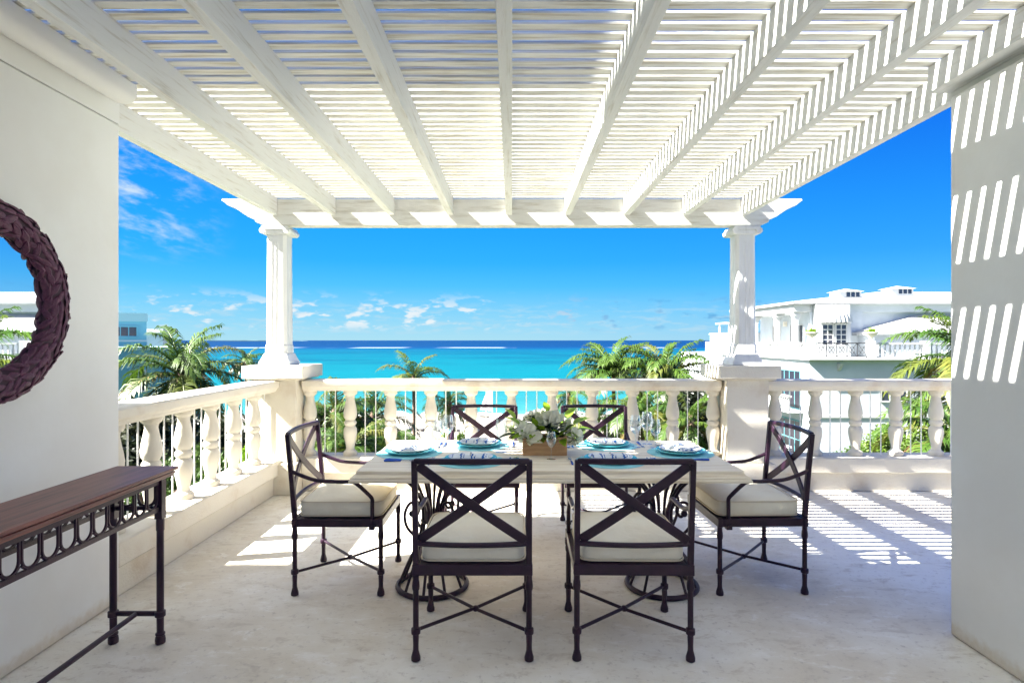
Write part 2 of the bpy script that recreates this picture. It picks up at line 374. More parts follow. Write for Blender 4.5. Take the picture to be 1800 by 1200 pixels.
# ------------------------------------------------------------------ mesh helpers
class MB:
    def __init__(s): s.v = []; s.f = []
    def add(s, vs, fs):
        o = len(s.v); s.v += [tuple(v) for v in vs]; s.f += [tuple(i + o for i in f) for f in fs]; return s
    def box(s, x0, x1, y0, y1, z0, z1):
        vs = [(x0, y0, z0), (x1, y0, z0), (x1, y1, z0), (x0, y1, z0), (x0, y0, z1), (x1, y0, z1), (x1, y1, z1), (x0, y1, z1)]
        return s.add(vs, [(0, 3, 2, 1), (4, 5, 6, 7), (0, 1, 5, 4), (1, 2, 6, 5), (2, 3, 7, 6), (3, 0, 4, 7)])
    def cbox(s, cx, cy, cz, sx, sy, sz): return s.box(cx - sx / 2, cx + sx / 2, cy - sy / 2, cy + sy / 2, cz - sz / 2, cz + sz / 2)
    def prism(s, poly, axis, a, b):
        """poly: 2D outline; extruded along axis from a to b. axis x: poly=(y,z); y: (x,z); z: (x,y)"""
        def m(p, t): return (t, p[0], p[1]) if axis == 'x' else ((p[0], t, p[1]) if axis == 'y' else (p[0], p[1], t))
        n = len(poly); vs = [m(p, a) for p in poly] + [m(p, b) for p in poly]
        fs = [tuple(range(n))[::-1], tuple(range(n, 2 * n))] + [(i, (i + 1) % n, n + (i + 1) % n, n + i) for i in range(n)]
        return s.add(vs, fs)
    def lathe(s, prof, n=16, c=(0, 0, 0), sq=False, rot=0.0):
        """prof: list of (r, z)"""
        vs = []; fs = []; k = len(prof)
        for i in range(n):
            a = 2 * math.pi * i / n + rot
            for r, z in prof: vs.append((c[0] + r * math.cos(a), c[1] + r * math.sin(a), c[2] + z))
        for i in range(n):
            j = (i + 1) % n
            for q in range(k - 1): fs.append((i * k + q, j * k + q, j * k + q + 1, i * k + q + 1))
        if prof[0][0] > 1e-6: fs.append(tuple(i * k for i in range(n))[::-1])
        if prof[-1][0] > 1e-6: fs.append(tuple(i * k + k - 1 for i in range(n)))
        return s.add(vs, fs)
    def sweep(s, pts, r, n=8, r2=None, ref=(0, 0, 1), closed=False, flat=None):
        """tube along pts; r radius or list; flat=(w,h) gives a rectangular bar, w along 'side'."""
        pts = [Vector(p) for p in pts]; N = len(pts)
        vs = []; fs = []
        ref = Vector(ref)
        for i, p in enumerate(pts):
            if closed: t = pts[(i + 1) % N] - pts[i - 1]
            else: t = pts[min(i + 1, N - 1)] - pts[max(i - 1, 0)]
            t.normalize()
            u = t.cross(ref)
            if u.length < 1e-3: u = t.cross(Vector((1, 0, 0)))
            u.normalize(); w_ = u.cross(t).normalized()
            if flat:
                a, b = flat[0] / 2, flat[1] / 2
                for x, y in ((-a, -b), (a, -b), (a, b), (-a, b)): vs.append(p + u * x + w_ * y)
            else:
                rr = r[i] if isinstance(r, (list, tuple)) else r
                for k in range(n):
                    an = 2 * math.pi * k / n
                    vs.append(p + u * (rr * math.cos(an)) + w_ * (rr * math.sin(an)))
        m = 4 if flat else n
        rng = N if closed else N - 1
        for i in range(rng):
            j = (i + 1) % N
            for k in range(m):
                l = (k + 1) % m
                fs.append((i * m + k, i * m + l, j * m + l, j * m + k))
        if not closed:
            fs.append(tuple(range(m))[::-1]); fs.append(tuple((N - 1) * m + k for k in range(m)))
        return s.add(vs, fs)
    def transform(s, mat):
        s.v = [tuple(mat @ Vector(v)) for v in s.v]; return s
    def mesh(s, name, mat, smooth=35):
        me = bpy.data.meshes.new(name)
        me.from_pydata(s.v, [], s.f); me.update()
        bm = bmesh.new(); bm.from_mesh(me)
        bmesh.ops.recalc_face_normals(bm, faces=bm.faces)
        bm.to_mesh(me); bm.free()
        if mat: me.materials.append(M[mat] if isinstance(mat, str) else mat)
        if smooth:
            me.polygons.foreach_set('use_smooth', [True] * len(me.polygons))
            me.set_sharp_from_angle(angle=R(smooth))
        return me

def link(o, parent=None):
    C.objects.link(o)
    if parent is not None: o.parent = parent
    return o
def obj(name, mb, mat, parent=None, smooth=35, bevel=0.0, loc=None, rot=None, kind=None, label=None):
    me = mb.mesh(name, mat, smooth) if isinstance(mb, MB) else mb
    o = bpy.data.objects.new(name, me); link(o, parent)
    if loc is not None: o.location = loc
    if rot is not None: o.rotation_euler = rot
    if bevel:
        bv = o.modifiers.new('bevel', 'BEVEL'); bv.width = bevel; bv.segments = 2; bv.limit_method = 'ANGLE'; bv.angle_limit = R(40)
    if kind: o['kind'] = kind
    if label: o['label'] = label
    return o
def tag(o, label, cat, group=None, kind=None):
    o['label'] = label; o['category'] = cat
    if group: o['group'] = group
    if kind: o['kind'] = kind
    return o
def thing(name, label, cat, loc=(0, 0, 0), rz=0.0, group=None):
    o = bpy.data.objects.new(name, None); link(o)
    o.empty_display_size = 0.1
    o.location = loc; o.rotation_euler = (0, 0, rz)
    return tag(o, label, cat, group)
def dup(root, loc=None, rz=None, label=None, scale=None):
    r = root.copy(); C.objects.link(r)
    if loc is not None: r.location = loc
    if rz is not None: r.rotation_euler = (0, 0, rz)
    if label: r['label'] = label
    if scale: r.scale = scale
    for ch in list(root.children):
        c = ch.copy(); C.objects.link(c); c.parent = r
        for g in list(ch.children):
            d = g.copy(); C.objects.link(d); d.parent = c
    return r
def crv(pts, n=8):
    """Catmull-Rom through pts"""
    P_ = [Vector(p) for p in pts]; out = []
    for i in range(len(P_) - 1):
        p0 = P_[max(i - 1, 0)]; p1 = P_[i]; p2 = P_[i + 1]; p3 = P_[min(i + 2, len(P_) - 1)]
        for k in range(n):
            t = k / n
            out.append(0.5 * ((2 * p1) + (-p0 + p2) * t + (2 * p0 - 5 * p1 + 4 * p2 - p3) * t * t + (-p0 + 3 * p1 - 3 * p2 + p3) * t ** 3))
    out.append(P_[-1]); return out
def at(px, py, d): return ((px - 900) * d / F, d, CAMZ - (py - 598) * d / F)

# ------------------------------------------------------------------ ground and sea
GZ = -10.0
g = MB()
ys = [-3000, -60, 84, 90, 110, 160]; zs = [GZ, GZ, GZ, GZ - 0.05, GZ - 1.2, GZ - 4]
for i in range(len(ys) - 1):
    g.add([(-60000, ys[i], zs[i]), (60000, ys[i], zs[i]), (60000, ys[i + 1], zs[i + 1]), (-60000, ys[i + 1], zs[i + 1])], [(0, 1, 2, 3)])
obj('ground', g, 'ground', kind='structure', smooth=0)
s_ = MB().add([(-90000, 88, GZ - 0.22), (90000, 88, GZ - 0.22), (90000, 90000, GZ - 0.22), (-90000, 90000, GZ - 0.22)], [(0, 1, 2, 3)])
obj('sea', s_, 'sea', kind='structure', smooth=0)
# a low cay on the horizon at the left
cay = MB()
pts = []
for i in range(41):
    t = i / 40; pts.append((-4650 + 1450 * t, GZ - 0.5 + (math.sin(math.pi * t) ** 0.7) * (11 + 5 * pnoise(Vector((t * 9, 0, 0))))))
cay.prism(pts, 'y', 9000, 9300)
o = obj('distant_cay', cay, simple('far_scrub', (0.06, 0.12, 0.13), 0.9), kind='structure')

# ------------------------------------------------------------------ terrace floor
fl = MB().box(-2.62, 7.4, -4.5, 6.16, -0.3, 0.0)
obj('terrace_floor', fl, 'floor', kind='structure')
edge = MB().box(-2.70, 7.5, -4.5, 6.24, -0.75, -0.304)
obj('terrace_slab', edge, 'stucco', kind='structure')

# ------------------------------------------------------------------ house (the terrace belongs to it) behind and beneath the camera
house = thing('white_house', 'white stucco house that the terrace belongs to, its wing rising behind the left wall', 'house')
hb = MB()
hb.box(-2.69, 7.49, -9.0, 6.20, -10.4, -0.76)
obj('lower_storeys', hb, 'stucco', house)
hb = MB()
hb.box(-2.60, -1.4, -4.85, -4.52, -0.3, 3.3).box(1.4, 7.4, -4.85, -4.52, -0.3, 3.3).box(-1.4, 1.4, -4.85, -4.52, 2.45, 3.3)
obj('front_wall', hb, 'stucco', house)
hb = MB().box(-1.4, 1.4, -4.72, -4.68, -0.0, 2.448)
obj('glass_door', hb, 'glassdark', house)
hb = MB().box(-2.60, 7.4, -9.0, -4.4, 3.302, 3.5)
obj('flat_roof', hb, 'white', house)
hb = MB().box(-14, -4.31, -9.0, 2.27, -10.4, 7.5)
obj('wing', hb, 'stucco', house)

# ------------------------------------------------------------------ terrace walls
WL, WR = -2.225, 2.205
wl = MB().box(WL - 0.37, WL, -0.9, 3.344, 0.003, 2.70)
left_wall = obj('terrace_wall', wl, 'wall', bevel=0.012)
tag(left_wall, 'white plastered wall on the left carrying the round leafy mirror', 'wall')
# moulded cornice along the top of the left wall
co = MB()
poly = [(WL - 0.30, 2.704), (WL - 0.002, 2.704), (WL + 0.01, 2.80), (WL + 0.06, 2.775), (WL + 0.11, 2.768), (WL + 0.15, 2.785), (WL + 0.165, 2.815), (WL + 0.165, 2.90), (WL - 0.30, 2.90)]
poly = [(WL + 0.001, 2.815), (WL + 0.05, 2.785), (WL + 0.10, 2.772), (WL + 0.145, 2.785), (WL + 0.165, 2.815), (WL + 0.165, 2.876), (WL + 0.001, 2.876)]
co.prism(poly, 'y', -0.9, 3.24)
obj('cornice', co, 'wall', left_wall, smooth=50)
up = MB().box(WL - 0.37, WL, -0.9, 3.344, 2.702, 2.876)
obj('wall_head', up, 'wall', left_wall)
wr = MB().box(WR, WR + 0.40, -0.9, 2.97, 0.003, 2.702)
right_wall = obj('terrace_wall', wr, 'wall', bevel=0.012)
tag(right_wall, 'white plastered wall on the right crossed by slanting stripes of sunlight', 'wall')

# ------------------------------------------------------------------ pergola
per = thing('pergola', 'whitewashed timber pergola with close slats over the terrace', 'pergola', (0, 0, 2.6))
PZ = -2.6
SPAN = 0.578
RX = [-0.03 + SPAN * k for k in range(-4, 5)]
ZB, ZT = 2.71, 2.88
raf = MB().box(-0.031, 0.031, -0.88, 5.797, ZB + PZ, ZT + PZ)
rm = raf.mesh('rafter', 'wash_y')
for i, x in enumerate(RX):
    xx = x
    if i == 0: xx = -2.338
    if i == 8: xx = 2.285
    obj('rafter', rm, None, per, loc=(xx, 0, 0), bevel=0.003)
obj('ledger', MB().box(2.135, 2.25, -0.88, 3.03, 2.745 + PZ, ZT - 0.002 + PZ), 'wash_y', per, bevel=0.003)
SP, SW, ST = 0.0875, 0.0592, 0.0120
sm = MB().box(-2.46, 2.44, -SW / 2, SW / 2, 0, ST).mesh('slat', 'wash_x')
y = 5.768 + SW / 2 ; k = 0
rs = random.Random(3)
while y > -0.85:
    obj('slat', sm, None, per, loc=(rs.uniform(-0.012, 0.012), y + rs.uniform(-0.0015, 0.0015), ZT + 0.001 + PZ + rs.uniform(0, 0.0012)), rot=(0, 0, R(rs.uniform(-0.03, 0.03))))
    y -= SP
# front beam with scrolled ends
def beam_poly():
    h = [(2.36, 2.607), (2.44, 2.612), (2.52, 2.640), (2.535, 2.668), (2.60, 2.695), (2.66, 2.735), (2.72, 2.775), (2.80, 2.808), (2.83, 2.835), (2.86, 2.856), (2.85, 2.871)]
    rt = h
    lf = [(-x, z) for x, z in h][::-1]
    return rt + lf
obj('beam', MB().prism([(a, b + PZ) for a, b in beam_poly()], 'y', 5.80, 5.93), 'wash_beam', per, bevel=0.004, smooth=30)

# ------------------------------------------------------------------ columns
def column(x, label):
    c = thing('column', label, 'column', (x, 5.93, 1.235), 0, 'white columns carrying the pergola')
    b = MB(); q = math.pi / 4
    s2 = math.sqrt(2)
    # square tapering stages, drawn as four-sided lathes
    def sq(prof, bb=b): bb.lathe([(r * s2, z) for r, z in prof], 4, rot=q)
    sq([(0.150, 0.0), (0.150, 0.035), (0.142, 0.045), (0.136, 0.06), (0.128, 0.075), (0.122, 0.095), (0.112, 0.115)])
    obj('column_base', b, 'column', c, smooth=45, bevel=0.006)
    sh = MB()
    n = 16; prof = [(0.0, 0.115), (0.0, 0.20), (1.0, 0.23), (1.0, 1.20), (0.0, 1.235), (0.0, 1.29)]
    # shaft: square with chamfered corners and shallow flutes
    def ring(hw, flute):
        pts = []
        c_ = hw * 0.28
        side = [(-hw + c_, 0), (-hw * 0.38, 0), (-hw * 0.33, flute), (-hw * 0.08, flute), (-hw * 0.03, 0), (hw * 0.03, 0), (hw * 0.08, flute), (hw * 0.33, flute), (hw * 0.38, 0), (hw - c_, 0)]
        for k in range(4):
            a = k * math.pi / 2
            for u, dpt in side:
                X_, Y_ = u, -(hw - dpt)
                pts.append((X_ * math.cos(a) - Y_ * math.sin(a), X_ * math.sin(a) + Y_ * math.cos(a)))
        return pts
    rows = []
    for hw, fl_, z in ((0.112, 0.0, 0.117), (0.110, 0.0, 0.19), (0.103, 0.0035, 0.205), (0.097, 0.0035, 1.21), (0.098, 0.0, 1.225), (0.098, 0.0, 1.29)):
        rows.append([(px_, py_, z) for px_, py_ in ring(hw, fl_)])
    m_ = len(rows[0]); vs = [p for r_ in rows for p in r_]; fs = []
    for i in range(len(rows) - 1):
        for j in range(m_):
            l = (j + 1) % m_
            fs.append((i * m_ + j, i * m_ + l, (i + 1) * m_ + l, (i + 1) * m_ + j))
    fs.append(tuple(range(m_))[::-1]); fs.append(tuple((len(rows) - 1) * m_ + j for j in range(m_)))
    sh.add(vs, fs)
    obj('shaft', sh, 'column', c, smooth=20)
    cp = MB()
    cp.box(-0.115, 0.115, -0.12, 0.12, 1.292, 1.335)
    cp.box(-0.13, 0.13, -0.135, 0.135, 1.336, 1.371)
    for sx in (-1, 1):      # rolled volutes at both sides
        pts = [(0.032 * math.cos(2 * math.pi * i / 16) + sx * 0.118, 0.032 * math.sin(2 * math.pi * i / 16) + 1.325) for i in range(16)]
        cp.prism(pts, 'y', -0.139, 0.139)
    obj('capital', cp, 'column', c, bevel=0.004)
    return c
column(-2.335, 'white square column on the left pedestal holding up the pergola beam')
column(2.315, 'white square column on the right pedestal with the white villa beyond it')

# ------------------------------------------------------------------ pedestals
def pedestal(x, label):
    p = thing('pedestal', label, 'pedestal', (x, 5.93, 0), 0, 'stone pedestals under the columns')
    obj('pedestal_foot', MB().box(-0.235, 0.235, -0.31, 0.235, 0.002, 0.30), 'coral', p, bevel=0.008)
    obj('pedestal_shaft', MB().box(-0.205, 0.205, -0.225, 0.205, 0.302, 1.098), 'coral', p, bevel=0.01)
    c = MB(); c.box(-0.295, 0.295, -0.295, 0.295, 1.112, 1.234); c.box(-0.265, 0.265, -0.265, 0.265, 1.0985, 1.111)
    obj('pedestal_cap', c, 'coral', p, bevel=0.008)
pedestal(-2.292, 'stone pedestal with a thick cap where the left and front balustrades meet')
pedestal(2.28, 'stone pedestal with a thick cap behind the right hand armchair')

# ------------------------------------------------------------------ balustrades
H0, H1 = 0.334, 0.982
bp_ = [(0.0, .068), (.045, .068), (.065, .060), (.085, .044), (.12, .040), (.19, .048), (.28, .060), (.35, .066), (.41, .063), (.445, .050), (.455, .045), (.465, .052), (.48, .058), (.50, .060), (.52, .058), (.535, .052), (.545, .045), (.555, .050), (.59, .063), (.65, .066), (.72, .060), (.81, .048), (.88, .040), (.915, .044), (.935, .060), (.955, .070), (1.0, .070)]
balm = MB().lathe([(r, (1 - t) * (H1 - H0)) for t, r in bp_[::-1]], 20).mesh('baluster', 'coral', 40)
rodm = MB().lathe([(0.0055, 0), (0.0055, H1 - H0)], 8).mesh('rod', 'rod', 60)
def balustrade(name_label, p0, p1, first, n, step, direction, rods=True, last_rod=True, before=True):
    """p0,p1: ends of the centre line. direction 'x' or 'y'. first: coordinate of the first baluster."""
    b = thing('balustrade', name_label, 'balustrade', (p0[0], p0[1], 0), 0, 'stone balustrades round the terrace')
    L = (p1[0] - p0[0]) if direction == 'x' else (p1[1] - p0[1])
    def seg(w0, w1, z0, z1):
        m = MB()
        if direction == 'x': m.box(0, L, w0, w1, z0, z1)
        else: m.box(w0, w1, 0, L, z0, z1)
        return m
    s = -1 if direction == 'x' else 1      # the terrace side
    def band(inner, outer, z0, z1): return seg(*(sorted((s * inner, -s * outer))), z0, z1)
    obj('plinth', band(0.115, 0.125, 0.002, 0.182), 'coral', b, bevel=0.006)
    obj('coping', band(0.155, 0.16, 0.183, 0.333), 'coral', b, bevel=0.012)
    rl = MB()
    prof = [(-0.10, 0.983), (0.10, 0.983), (0.112, 0.995), (0.118, 1.012), (0.132, 1.022), (0.138, 1.035), (0.138, 1.078), (0.126, 1.090), (-0.126, 1.090), (-0.138, 1.078), (-0.138, 1.035), (-0.132, 1.022), (-0.118, 1.012), (-0.112, 0.995)]
    rl.prism(prof, 'x' if direction == 'x' else 'y', 0, L)
    obj('rail', rl, 'coral', b, smooth=30)
    for i in range(n):
        t = first + i * step
        o = obj('baluster', balm, None, b, loc=(t - p0[0], 0, H0) if direction == 'x' else (0, t - p0[1], H0))
        for fr in (0.37, 0.63):
            q = t + fr * step
            if (i == n - 1 and not last_rod): continue
            obj('rod', rodm, None, b, loc=(q - p0[0], 0, H0) if direction == 'x' else (0, q - p0[1], H0))
    return b
fx = lambda px: (px - 900) * 5.9 / F
fb = balustrade('stone balustrade across the front of the terrace between the two pedestals', (-2.055, 5.9), (2.048, 5.9), fx(545), 11, fx(545 + 70.8) - fx(545), 'x', last_rod=False)
balustrade('stone balustrade on the left running from the mirror wall to the corner', (-2.387, 3.346), (-2.387, 5.703), 3.52, 6, 0.385, 'y')
balustrade('stone balustrade on the right beyond the pedestal in front of the villa', (2.462, 5.9), (7.3, 5.9), fx(1362), 11, fx(1362 + 70.8) - fx(1362), 'x')

# ------------------------------------------------------------------ round mirror
mir = thing('round_mirror', 'round mirror with a broad purple frame of overlapping carved leaves', 'mirror', (WL, 2.47, 1.645))
mg = MB()
N_ = 64
mg.prism([(0.335 * math.cos(2 * math.pi * i / N_), 0.335 * math.sin(2 * math.pi * i / N_)) for i in range(N_)], 'x', 0.012, 0.02)
obj('mirror_glass', mg, 'mirror', mir, smooth=0)
rg = MB()
Rc, rt_ = 0.368, 0.066
vs = []; fs = []; NA, NB = 96, 14
for i in range(NA):
    a = 2 * math.pi * i / NA
    for j in range(NB):
        q = 2 * math.pi * j / NB
        rr = Rc + rt_ * math.cos(q)
        vs.append((max(0.002, 0.026 + 0.030 * math.sin(q)), rr * math.cos(a), rr * math.sin(a)))
for i in range(NA):
    for j in range(NB):
        fs.append((i * NB + j, ((i + 1) % NA) * NB + j, ((i + 1) % NA) * NB + (j + 1) % NB, i * NB + (j + 1) % NB))
rg.add(vs, fs); obj('frame_ring', rg, simple('frame_core', (0.035, 0.01, 0.022), 0.7), mir, smooth=60)
# carved leaf: pointed oval, cupped, with a midrib ridge
lf = MB(); Lf = []; nl = 7
for i in range(nl):
    t = i / (nl - 1); wd = 0.0150 * math.sin(math.pi * min(1, t * 0.92 + 0.06)) ** 0.8; h = 0.007 * math.sin(math.pi * t) + 0.003
    for u, dz in ((-1, -0.003), (-0.5, 0.004), (0, 0.0015), (0.5, 0.004), (1, -0.003)):
        Lf.append((u * wd, t * 0.080, h + dz))
fs = [(i * 5 + j, i * 5 + j + 1, (i + 1) * 5 + j + 1, (i + 1) * 5 + j) for i in range(nl - 1) for j in range(4)]
lf.add(Lf, fs); lfm = lf.mesh('leaf', 'wicker', 70)
rl_ = random.Random(5)
cnt = 0
for ringi, (q, nleaf) in enumerate(((R(158), 40), (R(122), 44), (R(90), 46), (R(58), 48), (R(26), 52), (R(2), 56))):
    for i in range(nleaf):
        a = 2 * math.pi * (i + 0.5 * (ringi % 2)) / nleaf + rl_.uniform(-0.03, 0.03)
        if cnt >= 290: break
        cnt += 1
        rr = Rc + rt_ * math.cos(q)
        pos = Vector((max(0.004, 0.026 + 0.030 * math.sin(q)), rr * math.cos(a), rr * math.sin(a)))
        nrm_ = Vector((math.sin(q), math.cos(q) * math.cos(a), math.cos(q) * math.sin(a))).normalized()
        tan = Vector((0, -math.sin(a), math.cos(a)))
        sw = rl_.uniform(-0.8, 0.8)
        side = tan.cross(nrm_).normalized()
        t2 = (tan * math.cos(sw) + side * math.sin(sw)).normalized()
        s2_ = t2.cross(nrm_).normalized()
        mt = Matrix((s2_, t2, nrm_)).transposed().to_4x4(); mt.translation = pos - t2 * 0.04 - nrm_ * 0.004
        o = obj('leaf', lfm, None, mir)
        o.matrix_basis = mt @ Matrix.Scale(rl_.uniform(0.85, 1.15), 4)

# ------------------------------------------------------------------ console table
con = thing('console_table', 'narrow console table with a reddish wood top and looped iron apron', 'console table', (-1.835, 2.12, 0))
ct = MB()
x0, x1, ya, yb = -0.145, 0.155, -0.86, 0.84
ct.box(x0 + 0.012, x1 - 0.012, ya + 0.012, yb - 0.012, 0.806, 0.818)
ct.box(x0 + 0.004, x1 - 0.004, ya + 0.004, yb - 0.004, 0.8185, 0.8285)
ct.box(x0 + 0.010, x1 - 0.010, ya + 0.010, yb - 0.010, 0.8290, 0.834)
ct.box(x0 - 0.004, x1 + 0.004, ya - 0.004, yb + 0.004, 0.8345, 0.850)
obj('table_top', ct, 'consoletop', con, bevel=0.0035)
lx, ly0, ly1 = 0.115, -0.79, 0.765
legm = MB(); legm.lathe([(0.018, 0.0), (0.023, 0.004), (0.024, 0.02), (0.022, 0.035), (0.016, 0.04), (0.022, 0.045), (0.022, 0.052), (0.016, 0.058), (0.0165, 0.13), (0.024, 0.134), (0.024, 0.158), (0.0165, 0.162), (0.0165, 0.55), (0.019, 0.555), (0.019, 0.60), (0.0175, 0.61)], 14)
legm.box(-0.018, 0.018, -0.018, 0.018, 0.611, 0.803)
legm = legm.mesh('leg', 'iron', 40)
for sx in (-lx, lx):
    for yy in (ly0, ly1): obj('leg', legm, None, con, loc=(sx, yy, 0))
ap = MB()
def apron(p, q, n):
    p = Vector(p); q = Vector(q); d = (q - p); L = d.length; u = d.normalized()
    nrm2 = u.cross(Vector((0, 0, 1)))
    for z, h in ((0.790, 0.020), (0.660, 0.020)):
        ap.sweep([p + Vector((0, 0, z)), q + Vector((0, 0, z))], 0, flat=(0.014, h))
    pitch = L / n
    loops = []
    for i in range(n):
        c0 = p + u * (pitch * (i + 0.5)); hw = pitch * 0.43
        pts = [c0 - u * hw + Vector((0, 0, 0.780))]
        for k in range(13):
            a = math.pi + math.pi * k / 12
            pts.append(c0 + u * (hw * math.cos(a)) + Vector((0, 0, 0.712 + 0.040 * math.sin(a) * 1.0)))
        pts.append(c0 + u * hw + Vector((0, 0, 0.780)))
        mb = MB().sweep(pts, 0.0055, 6, ref=nrm2)
        loops.append(mb)
        ap.sweep([c0 + Vector((0, 0, 0.672)) - u * hw * 0.55, c0 + Vector((0, 0, 0.672)) - u * (hw * 1.05) + Vector((0, 0, 0.018))], 0.005, 6)
        ap.sweep([c0 + Vector((0, 0, 0.672)) + u * hw * 0.55, c0 + Vector((0, 0, 0.672)) + u * (hw * 1.05) + Vector((0, 0, 0.018))], 0.005, 6)
    return loops
allloops = apron((lx, ly0 + .02, 0), (lx, ly1 - .02, 0), 17) + apron((-lx, ly0 + .02, 0), (-lx, ly1 - .02, 0), 17) + apron((-lx + .02, ly1, 0), (lx - .02, ly1, 0), 2) + apron((-lx + .02, ly0, 0), (lx - .02, ly0, 0), 2)
obj('apron_rails', ap, 'iron', con)
for l in allloops: obj('apron_loop', l, 'iron', con, smooth=60)
st = MB()
for yy in (ly0, ly1): st.sweep([(-lx + 0.02, yy, 0.146), (lx - 0.02, yy, 0.146)], 0.0125, 10)
st.sweep([(0, ly0 + 0.012, 0.146), (0, ly1 - 0.012, 0.146)], 0.0125, 10)
obj('stretcher', st, 'iron', con, smooth=60)

# ------------------------------------------------------------------ armchairs
def superq(ax, ay, az_, e1, e2, nu=44, nv=18, seed=0, wr=0.004):
    b = MB(); vs = []; fs = []
    sg = lambda v, e: math.copysign(abs(v) ** e, v)
    for j in range(nv + 1):
        ph = -math.pi / 2 + math.pi * j / nv
        for i in range(nu):
            th = 2 * math.pi * i / nu
            x = ax * sg(math.cos(ph), e1) * sg(math.cos(th), e2)
            y_ = ay * sg(math.cos(ph), e1) * sg(math.sin(th), e2)
            z = az_ * sg(math.sin(ph), e1)
            nn = pnoise(Vector((x * 9 + seed, y_ * 9, z * 6)))
            # pillow: the panel swells towards the middle
            sw = (1 - (x / ax) ** 4) * (1 - (y_ / ay) ** 4)
            z += math.copysign(0.010 * sw, z) + nn * wr
            vs.append((x * (1 + nn * 0.01), y_ * (1 + nn * 0.01), z))
    for j in range(nv):
        for i in range(nu):
            fs.append((j * nu + i, j * nu + (i + 1) % nu, (j + 1) * nu + (i + 1) % nu, (j + 1) * nu + i))
    return b.add(vs, fs)
def rrect(ax, ay, z, e, n=44):
    sg = lambda v, ee: math.copysign(abs(v) ** ee, v)
    return [(ax * sg(math.cos(2 * math.pi * i / n), e), ay * sg(math.sin(2 * math.pi * i / n), e), z) for i in range(n)]
def make_chair(label):
    c = thing('armchair', label, 'chair', (0, 0, 0), 0, 'iron armchairs round the table')
    hw, fy, by = 0.262, 0.25, -0.25
    legprof = [(0.016, 0.0), (0.0215, 0.004), (0.022, 0.018), (0.018, 0.032), (0.0135, 0.05), (0.013, 0.075), (0.0145, 0.112), (0.0135, 0.122), (0.021, 0.126), (0.022, 0.138), (0.021, 0.150), (0.0135, 0.154), (0.0135, 0.325), (0.0165, 0.330), (0.0180, 0.345), (0.0165, 0.365), (0.0145, 0.375), (0.0145, 0.3965)]
    fm = MB().lathe(legprof, 12).mesh('leg', 'iron', 40)
    for sx in (-1, 1):
        obj('leg', fm, None, c, loc=(sx * hw, fy, 0))
        obj('leg', fm, None, c, loc=(sx * hw, by, 0))
    fr = MB()
    for yy in (fy, by): fr.box(-hw - 0.016, hw + 0.016, yy - 0.014, yy + 0.014, 0.397, 0.447)
    for sx in (-1, 1): fr.box(sx * hw - 0.014, sx * hw + 0.014, by + 0.0145, fy - 0.0145, 0.399, 0.445)
    fr.box(-hw + 0.0145, hw - 0.0145, by + 0.0145, fy - 0.0145, 0.436, 0.442)
    obj('seat_frame', fr, 'iron', c, bevel=0.004)
    bk = lambda z: by - 0.042 * max(0, (z - 0.44) / 0.49) ** 1.15
    for sx in (-1, 1):
        obj('back_post', MB().sweep([(sx * hw, bk(z), z) for z in (0.448, 0.56, 0.68, 0.80, 0.935)], 0, flat=(0.027, 0.027), ref=(0, 1, 0)), 'iron', c, bevel=0.004)
    bow = lambda x: -0.030 * (1 - (x / hw) ** 2)
    xs = [hw * (-1 + 2 * i / 12) for i in range(13)]
    tr = MB().sweep([(x, bk(0.93) + bow(x), 0.930 + 0.004 * (1 - (x / hw) ** 2)) for x in xs], 0, flat=(0.026, 0.026))
    obj('top_rail', tr, 'iron', c, bevel=0.005)
    lr = MB().sweep([(x, bk(0.545) + bow(x), 0.545) for x in xs], 0.0125, 10)
    obj('lower_rail', lr, 'iron', c, smooth=60)
    for sg_ in (-1, 1):
        pts = []
        for i in range(13):
            t = i / 12; z = 0.560 + (0.912 - 0.560) * t; x = sg_ * (hw - 0.016) * (-1 + 2 * t)
            pts.append((x, bk(z) + bow(x) * 0.9 + (0.006 if sg_ > 0 else -0.006), z))
        obj('cross_bar', MB().sweep(pts, 0, flat=(0.043, 0.012), ref=(0, 1, 0)), 'iron', c, bevel=0.003)
    for sx in (-1, 1):
        x = sx * (hw + 0.004)
        pts = crv([(x, bk(0.72), 0.722), (x, -0.20, 0.692), (x, -0.12, 0.668), (x, 0.00, 0.660), (x, 0.075, 0.660), (x, 0.105, 0.652)], 5)
        pts += crv([(x, 0.135, 0.628), (x, 0.185, 0.580), (x, 0.200, 0.560), (x, 0.201, 0.535)], 4) + [Vector((x, 0.201, 0.402))]
        a = MB().sweep(pts, 0.0115, 10, ref=(1, 0, 0))
        a.box(x - 0.019, x + 0.019, 0.185, 0.217, 0.385, 0.412)
        obj('arm', a, 'iron', c, smooth=50)
    st = MB()
    for sg_ in (-1, 1):
        st.sweep([(-hw * sg_, by, 0.138 + 0.003 * sg_), (0, 0, 0.128 + 0.003 * sg_), (hw * sg_, fy, 0.138 + 0.003 * sg_)], 0.0085, 8)
    st.lathe([(0.0, -0.014), (0.012, -0.012), (0.017, -0.005), (0.017, 0.005), (0.012, 0.012), (0.0, 0.014)], 12, (0, 0, 0.128))
    obj('stretcher', st, 'iron', c, smooth=50)
    cu = obj('seat_cushion', superq(0.247, 0.246, 0.052, 0.34, 0.20), 'cushion', c, smooth=75, loc=(0, 0.008, 0.497))
    pp = MB().sweep(rrect(0.2465, 0.2455, 0.040, 0.20, 64), 0.0042, 6, closed=True)
    pp.sweep(rrect(0.2465, 0.2455, -0.040, 0.20, 64), 0.0042, 6, closed=True)
    obj('piping', pp, 'piping', cu, smooth=60)
    return c
ch = make_chair('left of the two armchairs with their backs to the viewer')
ch.location = (-0.183, 2.98, 0)
dup(ch, (0.567, 2.98, 0), R(-1.0), 'right of the two armchairs with their backs to the viewer')
